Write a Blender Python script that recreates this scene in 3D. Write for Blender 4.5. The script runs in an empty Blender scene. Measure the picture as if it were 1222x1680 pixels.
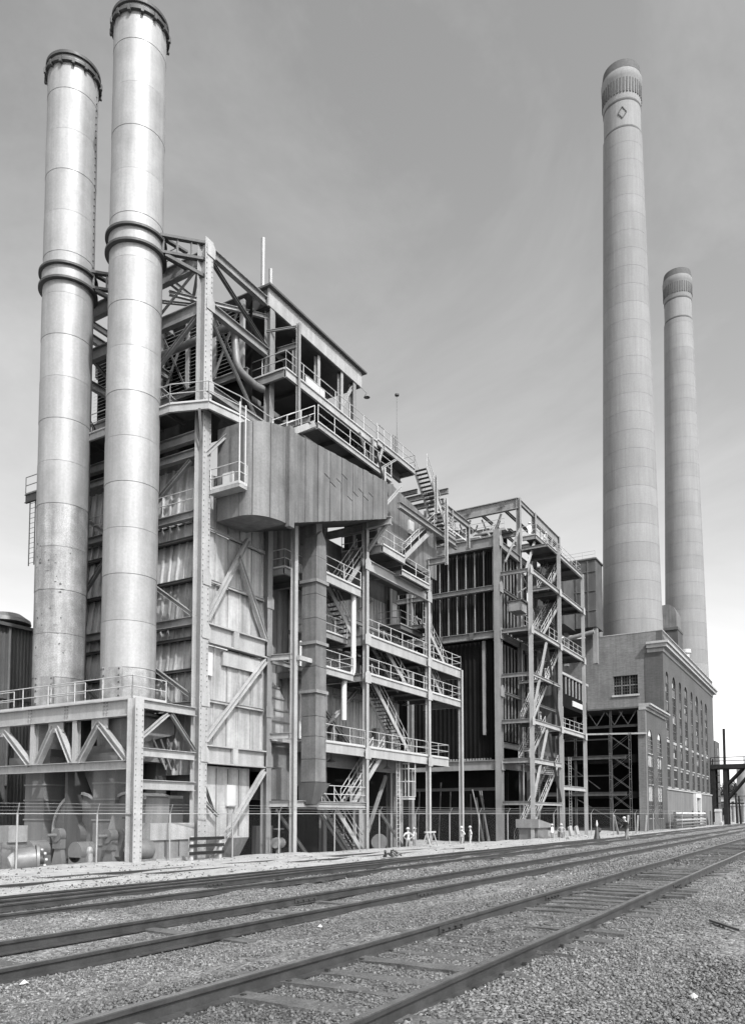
import bpy, math, random
import numpy as np
from mathutils import Vector, Matrix
R = math.radians
random.seed(7); rng = np.random.default_rng(7)
scn = bpy.context.scene
C = scn.collection
# ------------------------------------------------------------------ camera calibration (photo 1222 x 1680)
F = 1280.0; TH = R(3.5); H = 2.2
YC = 1335 - F*math.tan(TH); XC = 611.0
A = math.atan(764/1280*math.cos(TH)); ca, sa = math.cos(A), math.sin(A)
def ray(px, py):
    u = (px-XC)/F; v = (YC-py)/F
    d = math.cos(TH)-v*math.sin(TH); z = math.sin(TH)+v*math.cos(TH)
    return (u*sa+d*ca, -u*ca+d*sa, z)
def onX(px, py, X):
    r = ray(px, py); t = X/r[0]; return Vector((X, r[1]*t, H+r[2]*t))
def onY(px, py, Y):
    r = ray(px, py); t = Y/r[1]; return Vector((r[0]*t, Y, H+r[2]*t))
def onZ(px, py, Z=0.):
    r = ray(px, py); t = (Z-H)/r[2]; return Vector((r[0]*t, r[1]*t, Z))
cam_d = bpy.data.cameras.new('camera'); cam = bpy.data.objects.new('camera', cam_d); C.objects.link(cam)
cam.location = (0, 0, H); cam.rotation_euler = (R(90)+TH, 0, A-R(90))
cam_d.sensor_fit = 'VERTICAL'; cam_d.sensor_height = 36; cam_d.lens = F/1680*36
cam_d.shift_y = (YC-840)/1680
cam_d.clip_start = .1; cam_d.clip_end = 6000
scn.camera = cam
# ------------------------------------------------------------------ light
SUN_PHI, SUN_EL = R(31), R(45)
fwd = Vector((ca, sa, 0)); rgt = Vector((sa, -ca, 0))
sh = (-fwd*math.cos(SUN_PHI) + rgt*math.sin(SUN_PHI))
sun_dir = Vector((sh.x*math.cos(SUN_EL), sh.y*math.cos(SUN_EL), math.sin(SUN_EL)))
ld = bpy.data.lights.new('sun', 'SUN'); ld.energy = 3.7; ld.angle = R(1.2); ld.color = (1, 1, 1)
lo = bpy.data.objects.new('sun', ld); C.objects.link(lo)
lo.rotation_euler = sun_dir.to_track_quat('Z', 'Y').to_euler()
w = bpy.data.worlds.new('World'); scn.world = w; w.use_nodes = True
nt = w.node_tree; nt.nodes.clear()
N = nt.nodes.new; Lk = nt.links.new
sky = N('ShaderNodeTexSky'); sky.sky_type = 'NISHITA'; sky.sun_disc = False
sky.sun_elevation = SUN_EL; sky.sun_rotation = math.atan2(sun_dir.x, sun_dir.y)
sky.air_density = 1.0; sky.dust_density = 2.2; sky.ozone_density = 1.0
# panchromatic film behind a yellow filter: the blue of the sky counts little
sep = N('ShaderNodeSeparateColor'); Lk(sky.outputs[0], sep.inputs[0])
bw = N('ShaderNodeMath'); bw.operation = 'MULTIPLY_ADD'; bw.inputs[1].default_value = 1.25; Lk(sep.outputs[0], bw.inputs[0])
b2 = N('ShaderNodeMath'); b2.operation = 'MULTIPLY'; b2.inputs[1].default_value = .2; Lk(sep.outputs[1], b2.inputs[0]); Lk(b2.outputs[0], bw.inputs[2])
fp = N('ShaderNodeMath'); fp.operation = 'POWER'; fp.inputs[1].default_value = 1.0; Lk(bw.outputs[0], fp.inputs[0])
fs_ = N('ShaderNodeMath'); fs_.operation = 'MULTIPLY'; fs_.inputs[1].default_value = 1.2; Lk(fp.outputs[0], fs_.inputs[0]); bw = fs_
tc = N('ShaderNodeTexCoord'); mp = N('ShaderNodeMapping'); mp.inputs['Scale'].default_value = (1.2, 1.2, 2.2)
Lk(tc.outputs['Generated'], mp.inputs[0])
nz = N('ShaderNodeTexNoise'); nz.inputs['Scale'].default_value = 1.6; nz.inputs['Detail'].default_value = 7; nz.inputs['Roughness'].default_value = .62
nz.inputs['Distortion'].default_value = .6
Lk(mp.outputs[0], nz.inputs[0])
mr = N('ShaderNodeMapRange'); mr.inputs[1].default_value = .4; mr.inputs[2].default_value = .8; mr.inputs[3].default_value = 0; mr.inputs[4].default_value = .62
Lk(nz.outputs['Fac'], mr.inputs[0])
ad = N('ShaderNodeMath'); ad.operation = 'MULTIPLY_ADD'; ad.inputs[1].default_value = 1.5
Lk(mr.outputs[0], ad.inputs[0]); Lk(bw.outputs[0], ad.inputs[2])
bg = N('ShaderNodeBackground'); bg.inputs[1].default_value = .15; Lk(ad.outputs[0], bg.inputs[0])
ow = N('ShaderNodeOutputWorld'); Lk(bg.outputs[0], ow.inputs[0])
scn.view_settings.view_transform = 'Standard'; scn.view_settings.look = 'None'
scn.view_settings.exposure = 0.57; scn.view_settings.gamma = 1; scn.view_settings.use_curve_mapping = False
scn.render.resolution_x = 744; scn.render.resolution_y = 1024

# ------------------------------------------------------------------ materials (monochrome: the photograph is black and white)
def mat(name, v, rough=.6, metal=0., var=.25, scale=1.5, streak=0., fine=0., bump=0., bscale=30., course=0.):
    m = bpy.data.materials.new(name); m.use_nodes = True
    t = m.node_tree; n = t.nodes.new; l = t.links.new
    p = t.nodes['Principled BSDF']; p.inputs['Roughness'].default_value = rough; p.inputs['Metallic'].default_value = metal
    g = n('ShaderNodeNewGeometry')
    def noise(sc, zs, det=5):
        mm = n('ShaderNodeMapping'); mm.inputs['Scale'].default_value = (sc, sc, sc*zs); l(g.outputs['Position'], mm.inputs[0])
        q = n('ShaderNodeTexNoise'); q.inputs['Scale'].default_value = 1; q.inputs['Detail'].default_value = det; q.inputs['Roughness'].default_value = .6
        l(mm.outputs[0], q.inputs[0]); return q.outputs['Fac']
    def rng_(f, lo, hi, a=.3, b=.7):
        k = n('ShaderNodeMapRange'); k.inputs[1].default_value = a; k.inputs[2].default_value = b; k.inputs[3].default_value = lo; k.inputs[4].default_value = hi
        l(f, k.inputs[0]); return k.outputs[0]
    def mul(a, b):
        k = n('ShaderNodeMath'); k.operation = 'MULTIPLY'; l(a, k.inputs[0]); l(b, k.inputs[1]); return k.outputs[0]
    v *= .72
    if v < .03: p.inputs['Specular IOR Level'].default_value = .08
    f = rng_(noise(scale, 1), v*(1-var), v*(1+var*.7))
    if course: f = mul(f, rng_(noise(1.2, 12, 4), 1-course, 1+course*.5))
    if streak: f = mul(f, rng_(noise(2.6, .05, 4), 1-streak, 1+streak*.3))
    if fine: f = mul(f, rng_(noise(scale*14, 1, 3), 1-fine, 1+fine*.6))
    oi = n('ShaderNodeObjectInfo'); f = mul(f, rng_(oi.outputs['Random'], .92, 1.06, 0, 1))
    cb = n('ShaderNodeCombineColor'); 
    for i in range(3): l(f, cb.inputs[i])
    l(cb.outputs[0], p.inputs['Base Color'])
    rr = rng_(noise(scale*2, 1), max(.05, rough-.1), min(1, rough+.12)); l(rr, p.inputs['Roughness'])
    if bump:
        bb = n('ShaderNodeBump'); bb.inputs['Strength'].default_value = bump; bb.inputs['Distance'].default_value = .02
        l(noise(bscale, 1, 4), bb.inputs['Height']); l(bb.outputs[0], p.inputs['Normal'])
    return m
M = dict(
 steel=mat('grey_painted_steel', .27, .55, 0, .2, .7, .25, .14),
 steel_l=mat('pale_painted_steel', .41, .5, 0, .16, .8, .22, .12),
 steel_d=mat('dark_weathered_shaded_steel', .10, .7, 0, .3, .9, .2, .15),
 rail_w=mat('light_handrail_paint', .5, .5, 0, .12, 1),
 panel=mat('aluminium_siding', .54, .5, .2, .24, .5, .45, .12),
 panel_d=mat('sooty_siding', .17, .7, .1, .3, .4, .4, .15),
 stack=mat('aluminium_stack_paint', .4, .55, .25, .13, .6, .2, .1, bump=.08, bscale=3.),
 stackd=mat('stained_stack_base', .36, .6, .2, .4, 1.6, .4, .3),
 ring=mat('dark_ring_steel', .07, .6, .2, .3, 2),
 duct=mat('grey_duct_lagging', .2, .6, .15, .26, .7, .42, .18),
 duct_d=mat('dark_duct_plate', .08, .7, 0, .3, .8, .3, .15),
 soot_shade=mat('soot_and_shade_black', .014, .85, 0, .4, .5, .4, .2),  # sooty casing, and black sheets standing for unlit interiors
 tube=mat('boiler_tube_steel', .03, .75, 0, .4, .6, .5, .2),
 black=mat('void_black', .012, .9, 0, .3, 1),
 chim=mat('chimney_concrete', .27, .85, 0, .1, .3, .14, .08, course=.045),
 chim_d=mat('chimney_dark_brick', .10, .85, 0, .2, 2),
 brick=mat('sooty_brick', .21, .9, 0, .25, .3, .2, .12, course=.3),
 brick_e=mat('darker_brick', .1, .9, 0, .25, .3, .2, .12, course=.28),
 stone=mat('limestone_trim', .42, .8, 0, .2, .8, .2, .15),
 stucco=mat('streaked_stucco', .2, .9, 0, .2, .4, .35, .2),
 glass=mat('dark_window_glass', .03, .25, 0, .5, .9),
 blind=mat('whitened_pane', .55, .5, 0, .25, 1.2),
 rail=mat('rail_steel', .07, .5, .3, .35, 3, 0, .2),
 railtop=mat('worn_rail_head', .3, .35, .6, .3, 3),
 tie=mat('weathered_timber', .12, .9, 0, .45, 3, 0, .4, bump=.6, bscale=25.),
 wood=mat('pale_timber', .42, .85, 0, .3, 2.5, 0, .25, bump=.3, bscale=20.),
 stack2=mat('blotched_stack_paint', .42, .55, .3, .34, 1.1, .35, .3),
 fence_w=mat('dull_fence_wire', .12, .7, .2, .15, 1), duct_m=mat('grey_breeching_plate', .2, .7, 0, .2, .9, .25, .15),
 fence=mat('galvanised_wire', .42, .5, .5, .15, 1),
 machine=mat('machine_grey', .2, .5, .1, .25, 1.2, .15, .15),
 white=mat('off_white_paint', .6, .5, 0, .12, 1.5),
 timber_d=mat('creosoted_timber', .03, .9, 0, .4, 2),
 leaf=mat('leaf', .06, .8, 0, .5, 2.5), bark=mat('bark', .08, .9, 0, .3, 3),
 shirt=mat('pale_cloth', .50, .9, 0, .2, 6), shirt_d=mat('dark_cloth', .06, .9, 0, .3, 6), trouser=mat('work_trousers', .20, .9, 0, .3, 6),
 skin=mat('skin', .30, .6, 0, .1, 8), rubble=mat('broken_concrete', .38, .9, 0, .35, 2, 0, .3, bump=.5, bscale=8.),
 roofing=mat('dark_roofing', .09, .85, 0, .3, 1), siding=mat('shed_siding', .12, .7, .1, .2, .5, .35, .1),
)
# ------------------------------------------------------------------ geometry helpers
class MB:
    def __init__(s): s.v = []; s.f = []; s.m = []; s.cm = 0
    def add(s, vs, fs):
        o = len(s.v); s.v += [tuple(p) for p in vs]; s.f += [tuple(i+o for i in f) for f in fs]; s.m += [s.cm]*len(fs); return s
    def box(s, a, b):
        x0, y0, z0 = a; x1, y1, z1 = b
        return s.add([(x0,y0,z0),(x1,y0,z0),(x1,y1,z0),(x0,y1,z0),(x0,y0,z1),(x1,y0,z1),(x1,y1,z1),(x0,y1,z1)],
                     [(0,3,2,1),(4,5,6,7),(0,1,5,4),(1,2,6,5),(2,3,7,6),(3,0,4,7)])
    def prof(s, p, q, pts, up=(0,0,1)):
        """extrude a 2D profile (side, up) along p-q"""
        p, q = Vector(p), Vector(q); d = (q-p).normalized(); up = Vector(up)
        if abs(d.dot(up)) > .98: up = Vector((1,0,0)) if abs(d.x) < .9 else Vector((0,1,0))
        sd = d.cross(up).normalized(); u = sd.cross(d).normalized(); n = len(pts)
        vs = [p+sd*a+u*b for a, b in pts]+[q+sd*a+u*b for a, b in pts]
        return s.add(vs, [(i, (i+1) % n, (i+1) % n+n, i+n) for i in range(n)]+[tuple(range(n))[::-1], tuple(range(n, 2*n))])
    def bar(s, p, q, w=.1, h=.1, up=(0,0,1)):
        return s.prof(p, q, [(-w/2,-h/2),(w/2,-h/2),(w/2,h/2),(-w/2,h/2)], up)
    def ibeam(s, p, q, w=.3, h=.4, up=(0,0,1), tf=None, tw=None):
        tf = tf or max(.02, h*.07); tw = tw or max(.016, w*.07); a, b, c = w/2, h/2, tw/2
        return s.prof(p, q, [(-a,-b),(a,-b),(a,-b+tf),(c,-b+tf),(c,b-tf),(a,b-tf),(a,b),(-a,b),(-a,b-tf),(-c,b-tf),(-c,-b+tf),(-a,-b+tf)], up)
    def tube(s, p, q, r=.03, n=6, r2=None):
        r2 = r if r2 is None else r2
        p, q = Vector(p), Vector(q); d = (q-p)
        if d.length < 1e-6: return s
        d.normalize(); up = Vector((0,0,1)) if abs(d.z) < .9 else Vector((1,0,0)); a = d.cross(up).normalized(); b = a.cross(d)
        vs = [p+(a*math.cos(6.2832*i/n)+b*math.sin(6.2832*i/n))*r for i in range(n)]+[q+(a*math.cos(6.2832*i/n)+b*math.sin(6.2832*i/n))*r2 for i in range(n)]
        return s.add(vs, [(i,(i+1)%n,(i+1)%n+n,i+n) for i in range(n)]+[tuple(range(n))[::-1], tuple(range(n,2*n))])
    def path(s, pts, r=.03, n=6):
        for a, b in zip(pts, pts[1:]): s.tube(a, b, r, n)
        return s
    def lathe(s, c, prof, n=48, close=True):
        vs = []; k = len(prof)
        for i in range(n):
            t = 6.283185*i/n
            vs += [(c[0]+r*math.cos(t), c[1]+r*math.sin(t), c[2]+z) for r, z in prof]
        fs = [(i*k+j, ((i+1)%n)*k+j, ((i+1)%n)*k+j+1, i*k+j+1) for i in range(n) for j in range(k-1)]
        if close: fs += [tuple(i*k+k-1 for i in range(n)), tuple(i*k for i in range(n))[::-1]]
        return s.add(vs, fs)
    def prism(s, pts, vec):
        vec = Vector(vec); n = len(pts); pts = [Vector(p) for p in pts]
        return s.add(pts+[p+vec for p in pts], [tuple(range(n))[::-1], tuple(range(n,2*n))]+[(i,(i+1)%n,(i+1)%n+n,i+n) for i in range(n)])
    def mesh(s, name):
        me = bpy.data.meshes.new(name); me.from_pydata(s.v, [], s.f); me.update(); return me
    def build(s, name, material, parent=None, smooth=False, loc=None, fix=False):
        me = s.mesh(name)
        if fix:
            import bmesh
            b = bmesh.new(); b.from_mesh(me); bmesh.ops.recalc_face_normals(b, faces=b.faces); b.to_mesh(me); b.free()
        ms = material if isinstance(material, (list, tuple)) else [material]
        for mm in ms: me.materials.append(M[mm])
        if len(ms) > 1: me.polygons.foreach_set('material_index', s.m)
        if smooth: me.shade_smooth() if smooth is True else me.set_sharp_from_angle(angle=R(smooth))
        if smooth and smooth is not True: me.polygons.foreach_set('use_smooth', [True]*len(me.polygons))
        return link(name, me, parent, loc)
def link(name, me, parent=None, loc=None):
    o = bpy.data.objects.new(name, me); C.objects.link(o)
    if loc is not None: o.location = loc
    if parent is not None:
        o.parent = parent
        o.matrix_parent_inverse = INV[parent.name]
        INV[o.name] = Matrix.Translation(o.location).inverted()
    else: INV[o.name] = Matrix.Translation(o.location).inverted()
    return o
INV = {}
def thing(name, label, cat, loc=(0,0,0), group=None):
    o = bpy.data.objects.new(name, None); C.objects.link(o); o.location = loc; o.empty_display_size = .5
    INV[o.name] = Matrix.Translation(Vector(loc)).inverted()
    tag(o, label, cat, group); return o
def tag(o, label=None, cat=None, group=None, kind=None):
    if label: o['label'] = label
    if cat: o['category'] = cat
    if group: o['group'] = group
    if kind: o['kind'] = kind
    return o
def B(): return MB()
V = Vector
# ================================================================== GROUND, BALLAST, TRACKS
FEN = [(6.,30.8),(20.1,28.5),(30.7,26.6),(38.2,25.3),(52.,24.3),(70.,21.9),(85.3,19.6),(112.,19.2),(137.,20.8)]
def fence_y(x):
    return np.interp(x, [p[0] for p in FEN], [p[1] for p in FEN])
SLOPE = .0065                      # the tracks swing slightly towards the plant
def gz(x, y):
    yy = y - SLOPE*np.minimum(x, 120)
    z = np.interp(yy, [-400, 5.0, 6.4, 9.4, 12.0, 16.6, 18.5, 500], [.69, .69, .45, .43, .12, .10, 0., 0.])
    b = y - fence_y(x)
    k = np.clip((b-.5)/.9, 0, 1); k = k*k*(3-2*k)
    far = np.clip((112-x)/20, 0, 1)
    return z - .55*k*far
def wob(x, y):
    return np.where((y > 1.2) & (y < 10.5) & (x < 70), .35, 1.)*(.035*np.sin(x*.9+y*1.3)+.03*np.sin(x*.37-y*.71+1.)+.018*np.sin(x*2.3+y*.6)+.014*np.sin(3.1*y-x*1.7))
def make_ground():
    xs = np.concatenate([np.linspace(-900, -30, 12), np.linspace(-25, 3, 15), np.arange(3.4, 40, .4), np.arange(40, 110, 1.), np.arange(112, 220, 4.), np.linspace(230, 3500, 26)])
    ys = np.concatenate([np.linspace(-2500, -30, 14), np.arange(-28, 0, 2.), np.arange(0, 20, .4), np.arange(20, 31, .3), np.arange(32, 70, 3.), np.linspace(75, 2500, 18)])
    X, Y = np.meshgrid(xs, ys, indexing='ij')
    Z = gz(X, Y) + wob(X, Y)*np.where((Y > -5) & (Y < 40) & (X < 150), 1, .3)
    n, m = X.shape
    vs = np.stack([X, Y, Z], -1).reshape(-1, 3)
    i, j = np.meshgrid(np.arange(n-1), np.arange(m-1), indexing='ij')
    q = np.stack([i*m+j, (i+1)*m+j, (i+1)*m+j+1, i*m+j+1], -1).reshape(-1, 4)
    me = bpy.data.meshes.new('ground'); me.from_pydata(vs.tolist(), [], q.tolist()); me.shade_smooth(); me.update()
    # gravel and dirt
    m_ = bpy.data.materials.new('gravel_ground'); m_.use_nodes = True; t = m_.node_tree; nn = t.nodes.new; l = t.links.new
    p = t.nodes['Principled BSDF']; p.inputs['Roughness'].default_value = .95
    g = nn('ShaderNodeNewGeometry'); sp = nn('ShaderNodeSeparateXYZ'); l(g.outputs['Position'], sp.inputs[0])
    def noise(s, d=6, r=.65):
        a = nn('ShaderNodeTexNoise'); a.inputs['Scale'].default_value = s; a.inputs['Detail'].default_value = d; a.inputs['Roughness'].default_value = r; l(g.outputs['Position'], a.inputs['Vector']); return a.outputs['Fac']
    def mrn(f, a, b, c, d):
        k = nn('ShaderNodeMapRange'); [setattr(k.inputs[i+1], 'default_value', v) for i, v in enumerate((a, b, c, d))]; l(f, k.inputs[0]); return k.outputs[0]
    def mth(op, a, b):
        k = nn('ShaderNodeMath'); k.operation = op
        for i, v in enumerate((a, b)):
            if isinstance(v, (int, float)): k.inputs[i].default_value = v
            else: l(v, k.inputs[i])
        return k.outputs[0]
    vo = nn('ShaderNodeTexVoronoi'); vo.inputs['Scale'].default_value = 26; l(g.outputs['Position'], vo.inputs['Vector'])
    vo2 = nn('ShaderNodeTexVoronoi'); vo2.inputs['Scale'].default_value = 9; l(g.outputs['Position'], vo2.inputs['Vector'])
    sc_ = nn('ShaderNodeSeparateColor'); l(vo.outputs['Color'], sc_.inputs[0])
    sc2 = nn('ShaderNodeSeparateColor'); l(vo2.outputs['Color'], sc2.inputs[0])
    base = mrn(sc_.outputs[0], 0, 1, .05, .26)
    base = mth('MULTIPLY', base, mrn(sc2.outputs[0], 0, 1, .75, 1.3))
    base = mth('MULTIPLY', base, mrn(noise(.55), .35, .68, .62, 1.28))
    base = mth('MULTIPLY', base, mrn(noise(2.4), .35, .65, .8, 1.15))
    wv = mth('ABSOLUTE', mth('SUBTRACT', sp.outputs['Y'], 3.75), 0.); base = mth('MULTIPLY', base, mrn(mth('ADD', wv, mth('MULTIPLY', noise(1.5), .6)), .6, 1.6, .62, 1.))
    dirt = mth('MULTIPLY', mrn(noise(1.2), .3, .7, .27, .44), mrn(noise(9.), .3, .7, .78, 1.1))
    fac = mth('ADD', mrn(sp.outputs['Y'], 14., 19., 0, 1), mth('MULTIPLY', mth('SUBTRACT', noise(.7), .5), .8))
    fac = mrn(fac, .35, .75, 0, .8)
    mx = nn('ShaderNodeMix'); l(fac, mx.inputs[0]); l(base, mx.inputs[2]); l(dirt, mx.inputs[3])
    cb = nn('ShaderNodeCombineColor')
    for i in range(3): l(mx.outputs[0], cb.inputs[i])
    l(cb.outputs[0], p.inputs['Base Color'])
    b1 = nn('ShaderNodeBump'); b1.inputs['Strength'].default_value = .9; b1.inputs['Distance'].default_value = .035
    l(mth('ADD', mth('MULTIPLY', vo.outputs['Distance'], -1.), mth('MULTIPLY', noise(14, 5), .8)), b1.inputs['Height']); l(b1.outputs[0], p.inputs['Normal'])
    me.materials.append(m_)
    o = link('ground', me); tag(o, 'gravel and dirt ground of the rail yard', kind='structure')
make_ground()

def make_stones(name, n, d0, d1, pw, s0, s1, label, band=None):
    dd = d0*(d1/d0)**(rng.random(n)**pw); u = (rng.random(n)*1.16-.58)
    l_ = u*dd; x = l_*sa + dd*ca; y = -l_*ca + dd*sa
    keep = (y > -6) & (y < fence_y(x)+.3)
    yy = y - SLOPE*x
    for a in RAILS: keep &= np.abs(yy-a) > .07
    bare = np.sin(x*.8+np.sin(y*1.1)*2)+np.sin(y*1.7+x*.3)+rng.normal(0, .7, n)
    keep &= (bare > -.9)
    keep &= ~((y > 16.5) & (rng.random(n) < .85))
    keep &= ~((yy > 2.9) & (yy < 4.15) & (rng.random(n) < .55))
    x, y = x[keep], y[keep]; n = len(x); dd = dd[keep]
    z = gz(x, y)+wob(x, y)
    oct_ = np.array([(1,0,0),(0,1,0),(-1,0,0),(0,-1,0),(0,0,1),(0,0,-1)], float)
    fc = np.array([(0,1,4),(1,2,4),(2,3,4),(3,0,4),(1,0,5),(2,1,5),(3,2,5),(0,3,5)])
    s = (s0+(s1-s0)*rng.random(n)**3)[:, None]*np.clip(dd/14, 1, 1.8)[:, None]
    v = oct_[None]*(.55+.8*rng.random((n, 6, 1)))*s[:, None]; v[..., 2] *= .7
    v += rng.normal(0, .22, v.shape)*s[:, None]
    th = rng.random(n)*6.28; c_, s_ = np.cos(th)[:, None], np.sin(th)[:, None]
    vx = v[..., 0]*c_-v[..., 1]*s_; vy = v[..., 0]*s_+v[..., 1]*c_
    vs = np.stack([vx+x[:, None], vy+y[:, None], v[..., 2]+(z+.25*s[:, 0])[:, None]], -1).reshape(-1, 3)
    fs = (fc[None]+6*np.arange(n)[:, None, None]).reshape(-1, 3)
    me = bpy.data.meshes.new(name); me.vertices.add(len(vs)); me.vertices.foreach_set('co', vs.ravel())
    me.loops.add(fs.size); me.loops.foreach_set('vertex_index', fs.ravel().astype(np.int32))
    me.polygons.add(len(fs)); me.polygons.foreach_set('loop_start', np.arange(0, fs.size, 3, dtype=np.int32)); me.update()
    at = me.attributes.new('tone', 'FLOAT', 'FACE'); yk = y-SLOPE*x; pt = .78+.22*np.sin(x*.55+1.3*np.sin(y*.8))*np.sin(y*.9+x*.21)
    for c_ in (3.5, 8.2, 14.5): pt = pt-.24*np.exp(-((yk-c_)/.8)**2)
    at.data.foreach_set('value', np.repeat(np.clip(rng.random(n)*pt, 0, 1), 8).astype(np.float32))
    me.materials.append(STONE_MAT)
    tag(link(name, me), label, 'gravel', kind='stuff')
m_ = bpy.data.materials.new('ballast_stone'); m_.use_nodes = True; t = m_.node_tree
a_ = t.nodes.new('ShaderNodeAttribute'); a_.attribute_name = 'tone'
r_ = t.nodes.new('ShaderNodeValToRGB'); t.links.new(a_.outputs['Fac'], r_.inputs[0]); e = r_.color_ramp
e.elements[0].color = (.045,)*3+(1,); e.elements[1].color = (.36,)*3+(1,); e.elements.new(.5).color = (.13,)*3+(1,); e.elements.new(.88).color = (.22,)*3+(1,)
t.links.new(r_.outputs[0], t.nodes['Principled BSDF'].inputs['Base Color']); t.nodes['Principled BSDF'].inputs['Roughness'].default_value = .9
STONE_MAT = m_
RAILS = [2.75, 4.27, 7.45, 8.97, 13.75, 15.27, 16.3]
make_stones('ballast_gravel', 190000, 5.2, 28, 1.0, .007, .026, 'loose grey ballast stones lying around the near tracks')
make_stones('yard_gravel', 60000, 24, 75, .9, .012, .034, 'scattered stones on the ground between the far tracks and the fence')

RP = [(-.065,0),(.065,0),(.065,.012),(.012,.03),(.01,.115),(.036,.125),(.037,.158),(.03,.165),(-.03,.165),(-.037,.158),(-.036,.125),(-.01,.115),(-.012,.03),(-.065,.012)]
def rail_mesh(y, x0, x1, z, dx=2.0, parent=None, bend=None, name='rail'):
    mb = B(); xs = np.arange(x0, x1+dx, dx); n = len(RP); vs = []
    for x in xs:
        yc = y + SLOPE*x + (bend(x) if bend else 0); zz = z + .006*math.sin(x*.8+y)
        vs += [(x, yc+a, zz+b) for a, b in RP]
    k = len(xs)
    for i in range(k-1):
        for j in range(n):
            mb.cm = 1 if j in (7,) else 0
            mb.f.append((i*n+j, i*n+(j+1) % n, (i+1)*n+(j+1) % n, (i+1)*n+j)); mb.m.append(mb.cm)
    mb.f += [tuple(range(n)), tuple(range((k-1)*n, k*n))[::-1]]; mb.m += [0, 0]; mb.v = vs
    return mb.build(name, ['rail', 'railtop'], parent, fix=True)
tie_me = None
def track(label, y0, z, x0, x1, ties, tie_z, joints, bend=None):
    t = thing('railway_track', label, 'track', (x0, y0, z)); t['kind'] = 'structure'; del t['category']
    for y in (y0, y0+1.52): rail_mesh(y, x0, x1, z, 2., t, bend)
    variants = []
    for k in range(4):
        mb = B(); mb.cm = 0; L = 2.5+random.uniform(-.1, .1)
        nseg = 7; vs = []
        for i in range(nseg+1):
            yy = -L/2+L*i/nseg
            for a, b in ((-.11,-.1),(.11,-.1),(.11,0),(-.11,0)):
                vs.append((a+random.uniform(-.012,.012), yy, b+random.uniform(-.014,.006)))
        mb.v = vs
        for i in range(nseg):
            for j in range(4): mb.f.append((i*4+j, i*4+(j+1)%4, (i+1)*4+(j+1)%4, (i+1)*4+j))
        mb.f += [(0,1,2,3), tuple(range(nseg*4, nseg*4+4))[::-1]]; mb.m = [0]*len(mb.f)
        me = mb.mesh('sleeper'); me.materials.append(M['tie']); variants.append(me)
    for x in ties:
        o = link('sleeper', random.choice(variants), t, (x, y0+.76+SLOPE*x+(bend(x) if bend else 0)+random.uniform(-.05,.05), tie_z+random.uniform(-.02,.012)))
        o.rotation_euler = (random.uniform(-.01,.01), 0, random.uniform(-.03,.03))
    for (x, s) in joints:
        yc = y0+1.52*s+SLOPE*x
        mb = B()
        for sd in (-1, 1):
            mb.box((x-.36, yc+sd*.02-.012, z+.035), (x+.36, yc+sd*.02+.012, z+.115))
            for k in range(4): mb.tube((x-.27+.18*k, yc+sd*.03, z+.075), (x-.27+.18*k, yc+sd*.065, z+.075), .022, 6)
        mb.build('joint_bar', 'rail', t)
    return t
T1 = track('rusty rail track on buried sleepers, foremost of the yard tracks', 2.75, .685, -8, 420, [2+.62*i+random.uniform(-.06,.06) for i in range(86) if random.random() > .04], .718, [(9.2,1),(16.7,0),(13.4,1),(26,1)])
T2 = track('second rail track with its sleepers sunk in the gravel', 7.45, .445, -8, 420, [4+.9*i for i in range(34) if random.random() > .55], .452, [(12.6,1),(14.8,0),(31,1)])
def tplate(x, y, z, p):
    pass
mb = B()
pl = link('tie_plate', (B().box((-.09,-.13,0),(.09,.13,.018)).box((-.07,-.1,.018),(-.03,-.06,.05)).box((.03,.06,.018),(.07,.1,.05))).mesh('tie_plate'), T1, (4, 2.75+SLOPE*4, .69))
pl.data.materials.append(M['rail'])
for x in [2.6+.62*i for i in range(44)]:
    for y in (2.75, 4.27): link('tie_plate', pl.data, T1, (x, y+SLOPE*x, .675+random.uniform(-.004,.01)))
T3 = track('third rail track beside a joining switch rail', 13.75, .115, -8, 420, [6+1.1*i for i in range(30) if random.random() > .4], .105, [(17,1),(22,0)])
rail_mesh(16.75, -8, 60, .115, 2., T3, lambda x: -.021*(x-10) if x > 10 else 0, 'switch_rail')
rail_mesh(16.05, -8, 30, .115, 2., T3, lambda x: -.012*(x-10) if x > 10 else 0, 'guard_rail')
T4 = track('shallow siding buried in pale dirt along the fence', 22.2, -.13, -8, 46, [], 0, [], lambda x: -.05*x+.4)
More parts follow.
